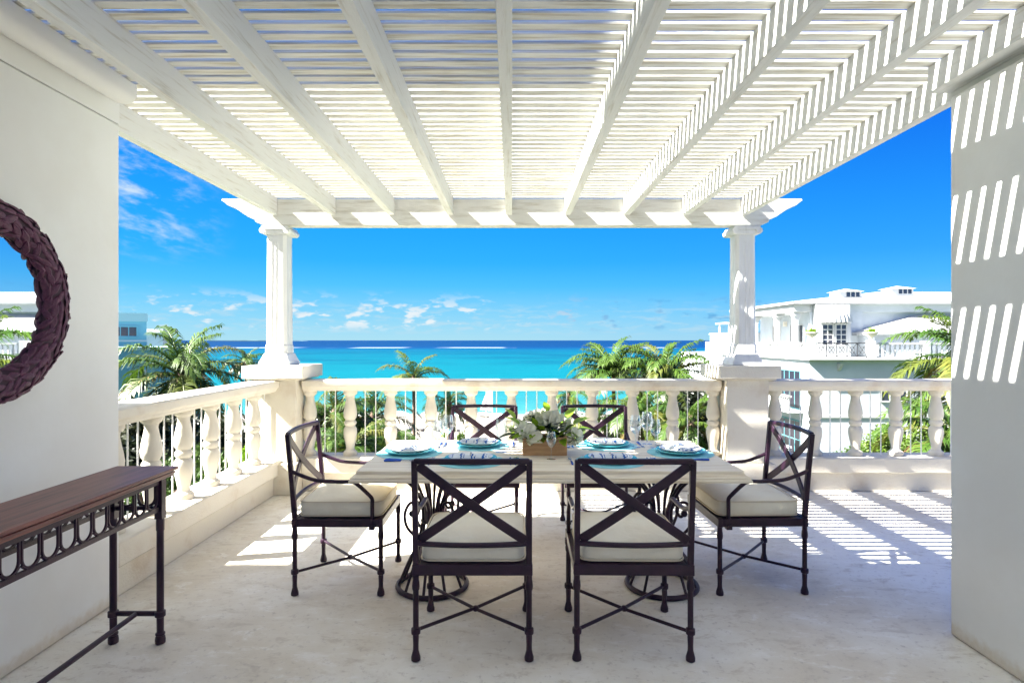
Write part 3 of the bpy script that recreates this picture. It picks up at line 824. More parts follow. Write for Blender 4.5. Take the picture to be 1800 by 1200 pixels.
dup(ch, (-1.012, 3.69, 0), R(-90), 'armchair at the left end of the table, sideways on beside the left balustrade')
dup(ch, (1.452, 3.70, 0), R(90 + 1.5), 'armchair at the right end of the table, in front of the right pedestal')
dup(ch, (-0.229, 4.60, 0), R(180), 'armchair on the far side of the table, left of the flowers')
dup(ch, (0.678, 4.60, 0), R(180), 'armchair on the far side of the table, right of the flowers')

# ------------------------------------------------------------------ dining table
TX, TY = 0.211, 3.755
tab = thing('dining_table', 'rectangular dining table with a pale limed top on two iron cage pedestals', 'table', (TX, TY, 0))
def loft_rect(levels):
    """levels: (hx, hy, z)"""
    vs = []; fs = []
    for hx, hy, z in levels: vs += [(-hx, -hy, z), (hx, -hy, z), (hx, hy, z), (-hx, hy, z)]
    for i in range(len(levels) - 1):
        for k in range(4): fs.append((i * 4 + k, i * 4 + (k + 1) % 4, (i + 1) * 4 + (k + 1) % 4, (i + 1) * 4 + k))
    fs.append((3, 2, 1, 0)); e = (len(levels) - 1) * 4; fs.append((e, e + 1, e + 2, e + 3))
    return MB().add(vs, fs)
obj('table_top', loft_rect([(1.075, 0.51, 0.698), (1.105, 0.535, 0.700), (1.105, 0.535, 0.712), (1.098, 0.528, 0.718), (1.098, 0.528, 0.727), (1.078, 0.508, 0.737), (1.072, 0.502, 0.741), (1.072, 0.502, 0.756), (1.068, 0.498, 0.760)]), 'tabletop', tab, smooth=20, bevel=0.002)
for sx in (-0.69, 0.69):
    b = MB()
    b.sweep([(0.205 * math.cos(2 * math.pi * i / 40), 0.205 * math.sin(2 * math.pi * i / 40), 0.016) for i in range(40)], 0.016, 8, closed=True)
    obj('base_ring', b, 'iron', tab, smooth=60, loc=(sx, -0.2, 0))
    b = MB()
    for i in range(10):
        a = 2 * math.pi * (i + 0.3) / 10; ca, sa = math.cos(a), math.sin(a)
        b.sweep(crv([(0.200 * ca, 0.200 * sa, 0.024), (0.150 * ca, 0.150 * sa, 0.14), (0.085 * ca, 0.085 * sa, 0.28), (0.058 * ca, 0.058 * sa, 0.40)], 5), 0.0085, 7)
    for zz, rr in ((0.40, 0.062), (0.30, 0.083)):
        b.sweep([(rr * math.cos(2 * math.pi * i / 24), rr * math.sin(2 * math.pi * i / 24), zz) for i in range(24)], 0.010, 7, closed=True)
    obj('lower_cage', b, 'iron', tab, smooth=60, loc=(sx, -0.2, 0))
    b = MB()
    for i in range(12):
        a = 2 * math.pi * i / 12; ca, sa = math.cos(a), math.sin(a)
        b.sweep(crv([(0.058 * ca, 0.058 * sa, 0.40), (0.066 * ca, 0.066 * sa, 0.50), (0.115 * ca, 0.115 * sa, 0.60), (0.205 * ca, 0.205 * sa, 0.690)], 5), 0.0085, 7)
    b.sweep([(0.205 * math.cos(2 * math.pi * i / 32), 0.205 * math.sin(2 * math.pi * i / 32), 0.688) for i in range(32)], 0.009, 7, closed=True)
    obj('upper_cage', b, 'iron', tab, smooth=60, loc=(sx, -0.2, 0))
    for i in range(4):
        a = math.pi / 4 + i * math.pi / 2; b = MB()
        pts = []
        path = [(0.075, 0.30), (0.13, 0.335), (0.185, 0.40), (0.20, 0.475), (0.165, 0.53), (0.115, 0.52), (0.100, 0.475), (0.125, 0.445), (0.150, 0.465)]
        pts = crv([(r * math.cos(a), r * math.sin(a), z) for r, z in path], 5)
        b.sweep(pts, 0.009, 7, ref=(-math.sin(a), math.cos(a), 0))
        b.lathe([(0, -0.02), (0.014, -0.014), (0.02, 0), (0.014, 0.014), (0, 0.02)], 10, (0.150 * math.cos(a), 0.150 * math.sin(a), 0.468))
        obj('scroll', b, 'iron', tab, smooth=60, loc=(sx, -0.2, 0))
obj('under_rail', MB().box(-0.9, 0.9, -0.225, -0.175, 0.678 + 0.0, 0.697), 'iron', tab)

# ------------------------------------------------------------------ table settings
TZ = 0.7605
matm = MB().lathe([(0.0, 0.0), (0.205, 0.0), (0.208, 0.0015), (0.205, 0.003), (0.0, 0.003)], 40).mesh('placemat', 'mat', 40)
chm = MB().lathe([(0.0, 0.0), (0.09, 0.0), (0.10, 0.004), (0.150, 0.014), (0.158, 0.020), (0.155, 0.023), (0.148, 0.019), (0.10, 0.009), (0.0, 0.007)], 48).mesh('charger_plate', 'turq', 50)
plm = MB().lathe([(0.0, 0.0), (0.075, 0.0), (0.085, 0.003), (0.125, 0.016), (0.132, 0.023), (0.129, 0.025), (0.122, 0.020), (0.083, 0.008), (0.0, 0.006)], 48).mesh('dinner_plate', 'china', 50)
nk = MB()
vs = []; fs = []; NX, NY = 18, 8
for j in range(NY + 1):
    for i in range(NX + 1):
        u = i / NX - 0.5; v = j / NY - 0.5
        pinch = 0.55 + 0.9 * abs(u)
        vs.append((u * 0.21, v * 0.10 * pinch, 0.012 + 0.012 * (1 - (2 * v) ** 2) + 0.006 * math.sin(v * 22) + 0.004 * pnoise(Vector((u * 14, v * 9, 1)))))
top = len(vs)
for j in range(NY):
    for i in range(NX):
        q = j * (NX + 1) + i; fs.append((q, q + 1, q + NX + 2, q + NX + 1))
bot = []
for j in range(NY + 1):
    for i in range(NX + 1):
        x, yv, z = vs[j * (NX + 1) + i]; bot.append((x, yv, 0.0))
n0 = len(vs); vs += bot
for j in range(NY):
    for i in range(NX):
        q = n0 + j * (NX + 1) + i; fs.append((q, q + NX + 1, q + NX + 2, q + 1))
W_ = NX + 1
rim = [i for i in range(W_)] + [j * W_ + NX for j in range(1, NY + 1)] + [NY * W_ + i for i in range(NX - 1, -1, -1)] + [j * W_ for j in range(NY - 1, 0, -1)]
for a, b_ in zip(rim, rim[1:] + rim[:1]): fs.append((a, a + n0, b_ + n0, b_))
nk.add(vs, fs); nkm = nk.mesh('napkin', 'napkin', 60)
rgm = MB().sweep([(0.0, 0.024 * math.cos(2 * math.pi * i / 20), 0.016 + 0.017 * math.sin(2 * math.pi * i / 20)) for i in range(20)], 0.004, 6, closed=True).mesh('napkin_ring', 'steel', 60)
def cutlery(kind):
    h = MB().sweep([(0, -0.105, 0.006), (0, -0.08, 0.0075), (0, -0.03, 0.0065), (0, -0.005, 0.0055)], [0.006, 0.0075, 0.0055, 0.004], 8)
    m = MB()
    if kind == 'fork':
        m.sweep([(0, -0.005, 0.0055), (0, 0.04, 0.005)], 0, flat=(0.005, 0.002))
        m.sweep([(0, 0.04, 0.005), (0, 0.055, 0.004)], 0, flat=(0.019, 0.002))
        for k in (-1.5, -0.5, 0.5, 1.5): m.sweep([(k * 0.0052, 0.055, 0.004), (k * 0.0052, 0.078, 0.003), (k * 0.0050, 0.095, 0.006)], 0, flat=(0.0028, 0.0018))
    elif kind == 'knife':
        m.add([(-0.007, -0.005, 0.004), (0.007, -0.005, 0.004), (0.008, 0.06, 0.003), (0.0, 0.11, 0.003), (-0.007, 0.07, 0.003),
               (-0.007, -0.005, 0.006), (0.007, -0.005, 0.006), (0.008, 0.06, 0.005), (0.0, 0.11, 0.0045), (-0.007, 0.07, 0.005)],
              [(0, 1, 2, 3, 4), (5, 6, 7, 8, 9), (0, 1, 6, 5), (1, 2, 7, 6), (2, 3, 8, 7), (3, 4, 9, 8), (4, 0, 5, 9)])
    else:
        m.sweep([(0, -0.005, 0.0055), (0, 0.045, 0.005)], 0, flat=(0.005, 0.002))
        n = 14
        rows = []
        for rr, zz in ((0.0, 0.0015), (0.6, 0.003), (1.0, 0.007)):
            rows.append([(0.0175 * rr * math.cos(2 * math.pi * i / n), 0.070 + 0.027 * rr * math.sin(2 * math.pi * i / n), zz) for i in range(n)])
        vs = [p for r_ in rows for p in r_]; fs = []
        for i in range(2):
            for j in range(n): fs.append((i * n + j, i * n + (j + 1) % n, (i + 1) * n + (j + 1) % n, (i + 1) * n + j))
        m.add(vs, fs)
    return h.mesh('handle', 'bluehandle', 60), m.mesh('blade', 'steel', 50)
CUT = {k: cutlery(k) for k in ('fork', 'knife', 'spoon')}
def setting(x, y_, rz, where):
    P_ = Vector((x, y_, TZ)); rot = Matrix.Rotation(rz, 3, 'Z')
    def put(name, me, off, cat, lab, grp, r=0.0):
        o = obj(name, me, None); o.location = P_ + rot @ Vector(off); o.rotation_euler = (0, 0, rz + r); tag(o, lab, cat, grp); return o
    put('placemat', matm, (0, 0, 0), 'placemat', 'round aqua placemat ' + where, 'placemats on the table')
    put('charger_plate', chm, (0, 0, 0.0035), 'plate', 'turquoise charger plate ' + where, 'turquoise plates')
    put('dinner_plate', plm, (0, 0, 0.0115), 'plate', 'white dinner plate on the turquoise one ' + where, 'white plates')
    nkn = put('napkin', nkm, (0, 0, 0.0185), 'napkin', 'folded blue and white napkin on the plate ' + where, 'napkins', R(random.uniform(-12, 12)))
    obj('napkin_ring', rgm, None, nkn)
    for kind, off, lab in (('fork', (-0.235, 0.0, 0.0), 'blue handled fork beside the plate '), ('knife', (0.235, 0.0, 0.0), 'blue handled knife beside the plate '), ('spoon', (0.268, 0.0, 0.0), 'blue handled spoon outside the knife ')):
        t = thing(kind, lab + where, kind, tuple(P_ + rot @ Vector(off)), rz + R(random.uniform(-2, 2)), 'cutlery on the table')
        obj('handle', CUT[kind][0], None, t); obj('blade' if kind == 'knife' else ('tines' if kind == 'fork' else 'bowl'), CUT[kind][1], None, t)
setting(-0.245, 3.51, 0, 'at the near left place')
setting(0.585, 3.51, 0, 'at the near right place')
setting(-0.225, 4.03, R(180), 'at the far left place')
setting(0.645, 4.03, R(180), 'at the far right place')
setting(-0.655, 3.77, R(-90), 'at the left end of the table')
setting(1.075, 3.77, R(90), 'at the right end of the table')

gp = [(0.0, 0.0), (0.034, 0.0), (0.035, 0.0015), (0.020, 0.004), (0.006, 0.010), (0.004, 0.020), (0.0035, 0.06), (0.005, 0.085), (0.016, 0.094), (0.032, 0.112), (0.039, 0.135), (0.039, 0.155), (0.034, 0.185), (0.030, 0.210)]
glm = MB().lathe(gp, 28); glm = MB(); 
def lathe_open(prof, n):
    b = MB(); vs = []; fs = []; k = len(prof)
    for i in range(n):
        a = 2 * math.pi * i / n
        for r, z in prof: vs.append((r * math.cos(a), r * math.sin(a), z))
    for i in range(n):
        j = (i + 1) % n
        for q in range(k - 1): fs.append((i * k + q, j * k + q, j * k + q + 1, i * k + q + 1))
    return b.add(vs, fs)
inner = [(r - 0.0012, z) for r, z in gp[:8:-1]] 
glm = lathe_open(gp + [(0.0288, 0.210)] + [(max(r - 0.0013, 0.0), z + 0.001) for r, z in gp[-2:7:-1]] + [(0.0, 0.089)], 28).mesh('wine_glass', 'glass', 60)
for (px, d, s, lab) in ((788, 4.02, 1.0, 'tallest wine glass of the cluster at the left of the table'), (770, 3.92, 0.88, 'wine glass at the left of its cluster by the left end plate'), (779, 4.14, 0.82, 'small wine glass at the back of the left cluster'),
                        (881, 3.80, 1.0, 'wine glass standing alone just left of the flower box'),
                        (1117, 3.98, 1.02, 'wine glass at the left of the cluster by the right end plate'), (1137, 4.10, 1.06, 'tallest wine glass, in the middle of the right cluster'), (1152, 3.95, 0.92, 'wine glass at the right of the right cluster'),
                        (969, 3.58, 0.80, 'small wine glass in front of the flower box')):
    x = (px - 900) * d / F
    o = obj('wine_glass', glm, None, loc=(x, d, TZ)); o.scale = (s, s, s)
    tag(o, lab, 'glass', 'wine glasses')

# flowers in a wooden box
fa = thing('flower_arrangement', 'white roses and lime leaves in a blond wooden box at the middle of the table', 'flowers', (0.206, 3.76, TZ))
bx = MB()
bx.box(-0.138, 0.138, -0.075, 0.075, 0.0, 0.012)
for s in (-1, 1):
    bx.box(-0.138, 0.138, s * 0.069 - 0.006, s * 0.069 + 0.006, 0.0125, 0.115)
    bx.box(s * 0.132 - 0.006, s * 0.132 + 0.006, -0.0625, 0.0625, 0.0125, 0.115)
obj('wooden_box', bx, 'box', fa, bevel=0.002)
obj('moss', MB().box(-0.125, 0.125, -0.062, 0.062, 0.014, 0.10), 'darkhedge_core', fa)
def rose():
    b = MB()
    rr = random.Random(1)
    for layer, (n, r0, tilt, sz) in enumerate(((5, 0.006, 80, 0.024), (6, 0.012, 68, 0.030), (7, 0.018, 50, 0.036), (8, 0.022, 28, 0.040))):
        for i in range(n):
            a = 2 * math.pi * (i + 0.5 * layer) / n + rr.uniform(-.1, .1)
            vs = []; fs = []; K = 5
            for j in range(K):
                t = j / (K - 1)
                for i2 in range(K):
                    u = i2 / (K - 1) - 0.5
                    wd = sz * (0.55 + 0.75 * math.sin(math.pi * min(1, 0.15 + t * 0.7)))
                    lx_ = t * sz * 1.25; curl = 0.010 * t * t - 0.012 * (2 * u) ** 2 * (1 - 0.3 * t)
                    ang = R(tilt) * (1 - 0.35 * t)
                    rad = r0 + lx_ * math.cos(ang); z = lx_ * math.sin(ang) - curl * -1
                    vs.append((rad, u * wd, z))
            for j in range(K - 1):
                for i2 in range(K - 1): fs.append((j * K + i2, j * K + i2 + 1, (j + 1) * K + i2 + 1, (j + 1) * K + i2))
            m = MB().add(vs, fs).transform(Matrix.Rotation(a, 4, 'Z')); b.add(m.v, m.f)
    return b.mesh('rose', 'petal', 80)
rsm = rose()
def leafmesh(L, W, name, mat, fold=0.25, droop=0.3):
    vs = []; fs = []; K = 6
    for j in range(K):
        t = j / (K - 1); wd = W * math.sin(math.pi * (0.06 + 0.94 * t) ** 0.8) ** 0.8 if t < 1 else 0.0005
        for u in (-1, 0, 1): vs.append((u * wd / 2, t * L, -droop * L * t * t + fold * abs(u) * wd / 2))
    for j in range(K - 1):
        for i in range(2): fs.append((j * 3 + i, j * 3 + i + 1, (j + 1) * 3 + i + 1, (j + 1) * 3 + i))
    return MB().add(vs, fs).mesh(name, mat, 60)
lvA = leafmesh(0.085, 0.055, 'leaf', 'leaflime'); lvB = leafmesh(0.10, 0.045, 'leaf', 'leafdark'); lvC = leafmesh(0.12, 0.03, 'leaf', 'leafgrey')
rf = random.Random(11)
for (x, y_, z, s, tx, ty) in ((-0.118, -0.085, 0.115, 1.45, 60, -15), (0.035, -0.05, 0.195, 1.40, 45, 5), (-0.055, 0.02, 0.225, 1.15, 20, -10), (0.190, -0.03, 0.105, 0.9, 60, 60), (-0.03, -0.03, 0.215, 0.9, 30, -15), (0.145, 0.02, 0.17, 0.9, 30, 40), (-0.16, 0.04, 0.15, 0.9, 10, -55)):
    o = obj('rose', rsm, None, fa, loc=(x, y_, z), rot=(R(tx), R(ty), rf.uniform(0, 6))); o.scale = (s, s, s)
    stm = MB().sweep(crv([(x * 0.4, y_ * 0.4, 0.09), (x * 0.8, y_ * 0.8, z * 0.7), (x, y_, z)], 4), 0.003, 5)
    obj('stem', stm, 'leaf', fa)
for (x, y_, z, rz_, rx_, sc) in ((-0.16, -0.06, 0.19, 70, 40, 1.25), (-0.17, -0.02, 0.13, 80, 5, 1.0), (0.19, -0.03, 0.19, -60, 30, 1.5), (0.14, -0.05, 0.23, -40, 50, 1.2), (0.11, -0.10, 0.13, -150, 20, 1.0), (-0.02, -0.10, 0.16, 170, 50, 0.8),
                                (0.02, 0.0, 0.27, 20, 60, 0.9), (-0.19, 0.02, 0.22, 60, 55, 1.1), (-0.06, -0.10, 0.19, 150, 70, 0.8), (0.22, 0.02, 0.15, -80, 10, 1.3)):
    o = obj('leaf', lvA, None, fa, loc=(x, y_, z), rot=(R(rx_), 0, R(rz_))); o.scale = (sc, sc, sc)
for i in range(120):
    a = rf.uniform(0, 6.283); rr = rf.uniform(0.03, 0.15); q = rf.random()
    me = lvA if q < 0.5 else (lvB if q < 0.9 else lvC)
    x = rr * math.cos(a) * 1.35; y_ = rr * math.sin(a) * 0.75; z = 0.10 + rf.uniform(0, 0.12) * (1 - rr / 0.22)
    o = obj('leaf', me, None, fa, loc=(x, y_, z), rot=(R(rf.uniform(-10, 60)), R(rf.uniform(-30, 30)), a - math.pi / 2 + rf.uniform(-0.6, 0.6)))
    s = rf.uniform(0.6, 1.0); o.scale = (s, s, s)

# ------------------------------------------------------------------ palms
ORD = ['first', 'second', 'third', 'fourth', 'fifth', 'sixth', 'seventh', 'eighth', 'ninth', 'tenth', 'eleventh']
used_labels = {}
def gap_label(kind, px):
    g_ = (px - 545) / 70.8
    if g_ < 0: where = 'beside the left pedestal'
    elif g_ <= 4.9: where = 'behind the %s gap from the left in the front balustrade' % ORD[int(g_)]
    elif g_ < 9.95: where = 'behind the %s gap from the right in the front balustrade' % ORD[int(9.99 - g_)]
    else: where = 'right beside the right pedestal'
    lab = kind + ' ' + where
    n_ = used_labels.get(lab, 0); used_labels[lab] = n_ + 1
    return lab if n_ == 0 else 'second ' + lab
def frond_mesh(a0, a1, L=1.0, pairs=46, seed=0, mat='frond', hang=0.55):
    r_ = random.Random(seed); b = MB()
    NS = 22; pts = []; p = Vector((0, 0, 0)); dirs = []
    for i in range(NS + 1):
        t = i / NS; a = R(a0 + (a1 - a0) * t ** 1.15)
        d = Vector((math.cos(a), 0, math.sin(a))); dirs.append(d); pts.append(p.copy()); p = p + d * (L / NS)
    b.sweep(pts, [0.016 * (1 - 0.85 * i / NS) * L for i in range(NS + 1)], 4, ref=(0, 1, 0))
    for k in range(pairs):
        t = 0.14 + 0.85 * k / (pairs - 1); fi = t * NS; i0 = min(int(fi), NS - 1); f_ = fi - i0
        base = pts[i0].lerp(pts[i0 + 1], f_); d = dirs[i0]
        upv = Vector((-d.z, 0, d.x))
        ll = L * 0.27 * (math.sin(math.pi * (0.12 + 0.80 * t)) ** 0.7) * r_.uniform(0.72, 1.15)
        for s in (-1, 1):
            if r_.random() < 0.09: continue
            out_ = (Vector((0, s, 0)) * 0.80 + d * (0.55 + 0.5 * t) + upv * r_.uniform(0.05, 0.35) + Vector((0, 0, r_.uniform(-0.3, 0.05)))).normalized()
            tip = (out_ * (1 - hang) + Vector((0, 0, -1)) * hang).normalized()
            m_ = base + out_ * ll * 0.5; e_ = m_ + tip * ll * 0.5
            wd = 0.0095 * L * r_.uniform(0.8, 1.2)
            wv = d.cross(out_).cross(out_).normalized() * wd
            b.add([base - wv * 0.5, base + wv * 0.5, m_ + wv, m_ - wv, e_], [(0, 1, 2, 3), (3, 2, 4)])
    me = bpy.data.meshes.new('frond'); me.from_pydata(b.v, [], b.f); me.update(); me.materials.append(M[mat])
    me.polygons.foreach_set('use_smooth', [True] * len(me.polygons))
    return me
FR = [frond_mesh(78, 5, seed=1), frond_mesh(62, -40, seed=2), frond_mesh(42, -62, seed=3), frond_mesh(20, -75, seed=4), frond_mesh(-8, -82, seed=5, hang=0.7), frond_mesh(-40, -88, seed=6, hang=0.8)]
FRD = frond_mesh(-30, -88, seed=7, mat='frond_dry', hang=0.8)
FRY = frond_mesh(15, -70, seed=8, mat='frond_dry', hang=0.5)
def palm(label, crown, L, nf=20, lean=(0, 0), seed=0, bias=0.0, group='coconut palms beyond the terrace', dry=2, trunk_r=0.16, low=1.0):
    r_ = random.Random(seed)
    base = Vector((crown[0] + lean[0], crown[1] + lean[1], GZ))
    t = thing('palm_tree', label, 'palm tree', tuple(base), 0, group)
    cr = Vector(crown) - base
    mid = cr * 0.5 + Vector((lean[0] * -0.12, lean[1] * -0.12, 0))
    pts = crv([(0, 0, -0.2), tuple(mid * 0.5 + Vector((lean[0] * -0.03, 0, 0))), tuple(mid), tuple(cr * 0.78 + Vector((lean[0] * -0.05, 0, 0))), tuple(cr)], 10)
    tb = MB(); NP = len(pts)
    rad = [trunk_r * (1.25 - 0.55 * (i / (NP - 1)) ** 0.5) * (1 + 0.06 * (i % 2)) for i in range(NP)]
    tb.sweep(pts, rad, 10)
    tb.lathe([(trunk_r * 0.7, -0.35), (trunk_r * 1.25, -0.1), (trunk_r * 1.1, 0.15), (trunk_r * 0.4, 0.4)], 8, tuple(cr))
    obj('trunk', tb, 'trunk', t, smooth=60)
    for i in range(nf):
        q = (i + 0.5) / nf; lev = min(5, int((q ** 0.9) * 6 * low)); a = i * 2.39996 + r_.uniform(-0.25, 0.25)
        me = FR[lev]
        o = obj('frond', me, None, t, loc=tuple(cr), rot=(R(r_.uniform(-12, 12)), R(r_.uniform(-9, 9)), a))
        s = L * r_.uniform(0.85, 1.1) * (0.9 if lev == 0 else 1.0); o.scale = (s, s, s)
    for i in range(dry):
        o = obj('dry_frond', FRD if i % 2 else FRY, None, t, loc=tuple(cr), rot=(0, 0, r_.uniform(0, 6.28))); s = L * 0.85; o.scale = (s, s, s)
    nuts = MB()
    for i in range(5):
        a = r_.uniform(0, 6.28); c = cr + Vector((0.22 * math.cos(a), 0.22 * math.sin(a), -0.25))
        nuts.lathe([(0, -0.13), (0.09, -0.07), (0.11, 0), (0.08, 0.08), (0, 0.13)], 8, tuple(c))
    if L > 2.4: obj('coconut_cluster', nuts, 'bark', t, smooth=60)
    return t
palm('large drooping palm in front of the pale blue building at the left', at(318, 662, 27), 3.9, 30, (-1.0, 1.0), 1, dry=4)
palm('small palm showing just left of the left column', at(432, 640, 46), 2.2, 16, (0.5, 0), 2, low=0.7, dry=1)
palm('slim palm against the turquoise sea, left of the flowers', at(727, 668, 42), 2.9, 14, (0.1, 0), 3, low=0.72, dry=0, trunk_r=0.14)
palm('palm with wind blown fronds right of the flowers', at(1078, 662, 38), 3.7, 34, (0.3, 0), 4, low=0.66, dry=0)
palm('tall tufted palm between its neighbour and the right pedestal', at(1172, 668, 36), 3.9, 30, (-0.4, 0), 15, low=0.62, dry=2)
palm('palm with yellowing fronds close to the right pedestal', at(1222, 700, 34), 2.0, 12, (0.4, 0), 6, dry=5)
palm('near palm half hidden by the right hand wall', at(1716, 650, 28), 4.6, 34, (0.5, 0.3), 7, dry=3)
palm('low palm below the rail beside the right hand wall', at(1690, 775, 20), 2.9, 24, (0.3, 0), 8, dry=3)
for i, (px, py, d, L) in enumerate(((588, 735, 24, 2.6), (655, 738, 27, 2.7), (548, 742, 30, 2.4), (618, 790, 20, 2.2), (790, 712, 44, 2.3), (668, 800, 24, 2.2))):
    palm(gap_label(('tall leafy palm' if py < 750 else 'low leafy palm'), px), at(px, py, d), L, 22, (random.uniform(-.5, .5), 0), 20 + i, dry=1, group='palms behind the left half of the front balustrade')
for i, (px, py, d, L) in enumerate(((1130, 728, 30, 2.6), (1050, 735, 34, 2.4), (1215, 745, 27, 2.4), (1000, 700, 40, 1.8))):
    palm(gap_label(('leafy palm' if L > 2 else 'small palm'), px), at(px, py, d), L, 20, (random.uniform(-.5, .5), 0), 30 + i, dry=2, group='palms behind the right half of the front balustrade')

# ------------------------------------------------------------------ leafy trees and shrubs
def crown_mesh(name, mat, n, clumps, leaf, seed, rz=0.75):
    r_ = random.Random(seed); vs = []; fs = []
    cl = []
    for i in range(clumps):
        u = Vector((r_.gauss(0, 1), r_.gauss(0, 1), r_.gauss(0, 1) * 0.9)).normalized() * r_.uniform(0.25, 0.75)
        cl.append((Vector((u.x, u.y, u.z * rz)), r_.uniform(0.22, 0.42)))
    for i in range(n):
        c, cr = r_.choice(cl)
        p = c + Vector((r_.gauss(0, 1), r_.gauss(0, 1), r_.gauss(0, 1))).normalized() * cr * (r_.random() ** 0.4)
        d = Vector((r_.gauss(0, 1), r_.gauss(0, 1), r_.gauss(0, .7))).normalized(); u = d.cross(Vector((r_.gauss(0, 1), r_.gauss(0, 1), r_.gauss(0, 1)))).normalized()
        s = leaf * r_.uniform(0.6, 1.3); o_ = len(vs)
        vs += [tuple(p), tuple(p + d * s * 0.5 + u * s * 0.28), tuple(p + d * s), tuple(p + d * s * 0.5 - u * s * 0.28)]
        fs.append((o_, o_ + 1, o_ + 2, o_ + 3))
    me = bpy.data.meshes.new(name); me.from_pydata(vs, [], fs); me.update(); me.materials.append(M[mat]); return me
CRN = {'mid': crown_mesh('crown', 'leaf', 6000, 16, 0.085, 1), 'mid2': crown_mesh('crown', 'leaf', 6000, 14, 0.10, 5), 'dark': crown_mesh('crown', 'leafdark', 11000, 18, 0.12, 2), 'lime': crown_mesh('crown', 'leaflime', 3500, 10, 0.13, 3), 'grey': crown_mesh('crown', 'leafgrey', 6000, 14, 0.09, 4)}
def tree(label, c, rad, kind, seed=0, group=None, h=None, cat='tree', name='leafy_tree'):
    r_ = random.Random(seed)
    t = thing(name, label, cat, (c[0], c[1], GZ), r_.uniform(0, 6), group)
    top = c[2] - GZ
    tb = MB(); k = 5 if rad > 1.4 else 4
    fork = top - rad * 0.75
    tb.sweep(crv([(0, 0, -0.1), (0.12, 0.05, fork * 0.5), (0, 0, fork)], 5), [0.16 - 0.006 * i for i in range(11)], 8)
    for i in range(k):
        a = i * 6.283 / k + r_.uniform(-.3, .3)
        tb.sweep(crv([(0, 0, fork - 0.1), (0.3 * rad * math.cos(a), 0.3 * rad * math.sin(a), fork + rad * 0.35), (0.65 * rad * math.cos(a), 0.65 * rad * math.sin(a), fork + rad * r_.uniform(.7, 1.0))], 4), [0.09 - 0.008 * j for j in range(9)], 6)
    obj('trunk', tb, 'bark', t, smooth=60)
    o = obj('crown', CRN[kind], None, t, loc=(0, 0, top)); o.scale = (rad, rad, rad * (h or 1.0))
    return t
for i, (px, py, d, rad, k) in enumerate(((1120, 745, 30, 1.7, 'mid'), (1165, 735, 33, 1.9, 'mid2'), (1228, 728, 30, 1.9, 'dark'), (1250, 775, 28, 1.6, 'dark'), (1190, 790, 30, 1.5, 'lime'), (1035, 775, 36, 1.4, 'lime'), (1080, 790, 34, 1.4, 'mid'))):
    tree(gap_label({'mid': 'green tree', 'mid2': 'big leafed green tree', 'dark': 'dark leafy tree', 'lime': 'lime green tree'}[k], px), at(px, py, d), rad, k, i, 'trees behind the right half of the front balustrade')
for i, (px, py, d, rad, k) in enumerate(((560, 765, 26, 1.6, 'dark'), (620, 775, 25, 1.6, 'mid'), (700, 785, 32, 1.2, 'mid2'), (770, 790, 38, 1.3, 'lime'), (812, 785, 40, 1.3, 'mid'), (590, 800, 22, 1.4, 'mid2'))):
    tree(gap_label({'mid': 'green tree', 'mid2': 'big leafed green tree', 'dark': 'dark leafy tree', 'lime': 'lime green tree'}[k], px), at(px, py, d), rad, k, 40 + i, 'trees behind the left half of the front balustrade')
for i, (px, py, d, rad) in enumerate(((232, 790, 13, 1.35), (275, 800, 14, 1.4), (318, 805, 15, 1.4), (352, 800, 17, 1.4), (392, 812, 19, 1.4), (430, 815, 22, 1.5), (250, 850, 12, 1.4), (320, 860, 13, 1.5), (480, 800, 26, 1.6))):
    tree('dark dense tree, %s from the mirror wall of those behind the left balustrade' % ORD[(0, 2, 4, 5, 6, 7, 1, 3, 8)[i]], at(px, py, d), rad, 'dark', 60 + i, 'dark trees below the left balustrade', h=0.95)
for i, (px, py, d, rad) in enumerate(((355, 850, 11, 0.9), (395, 835, 13, 0.9), (300, 870, 10, 0.8), (440, 820, 15, 0.9))):
    tree('pale green shrub, %s from the wall of those before the dark trees' % ORD[(1, 2, 0, 3)[i]], at(px, py, d), rad, 'lime' if i % 2 else 'mid', 80 + i, 'pale shrubs below the left balustrade', name='tall_shrub', cat='shrub')
for i, (px, py, d, rad) in enumerate(((1560, 800, 24, 1.6), (1640, 805, 22, 1.7), (1500, 830, 24, 1.4))):
    tree(('green tree nearest the middle of the right balustrade', 'green tree nearest the right hand wall', 'green tree nearest the right pedestal at the foot of the villa')[i], at(px, py, d), rad, 'mid', 90 + i, 'trees below the right balustrade')

# far belt of beach scrub
r_ = random.Random(77)
for i in range(16):
    X_ = r_.uniform(-46, 30); Y_ = r_.uniform(54, 70)
    rad = r_.uniform(0.8, 1.7)
    tree('low beach shrub between the garden and the sand', (X_, Y_, GZ + rad * 0.9), rad, r_.choice(['mid', 'lime', 'mid2']), 100 + i, 'low shrubs along the beach', cat='shrub', name='beach_shrub', h=0.8)

# ------------------------------------------------------------------ beach things
sb = thing('sailing_dinghy', 'small white sailing dinghy drawn up at the water, sail raised', 'boat', (at(862, 735, 88)[0], 88.5, GZ - 0.02))
hull = MB(); rows = []
for t, wv, zb in ((0, 0.02, 0.28), (0.1, 0.35, 0.1), (0.35, 0.68, 0.0), (0.7, 0.70, 0.0), (1.0, 0.55, 0.05)):
    y_ = -2.0 + 4.0 * t
    rows.append([(-wv, y_, 0.55), (-wv * 0.9, y_, 0.30), (0, y_, zb), (wv * 0.9, y_, 0.30), (wv, y_, 0.55)])
vs = [p for r2 in rows for p in r2]; fs = [(i * 5 + j, i * 5 + j + 1, (i + 1) * 5 + j + 1, (i + 1) * 5 + j) for i in range(4) for j in range(4)]
fs += [(i * 5, i * 5 + 4, (i + 1) * 5 + 4, (i + 1) * 5) for i in range(4)] + [(20, 21, 22, 23, 24)]
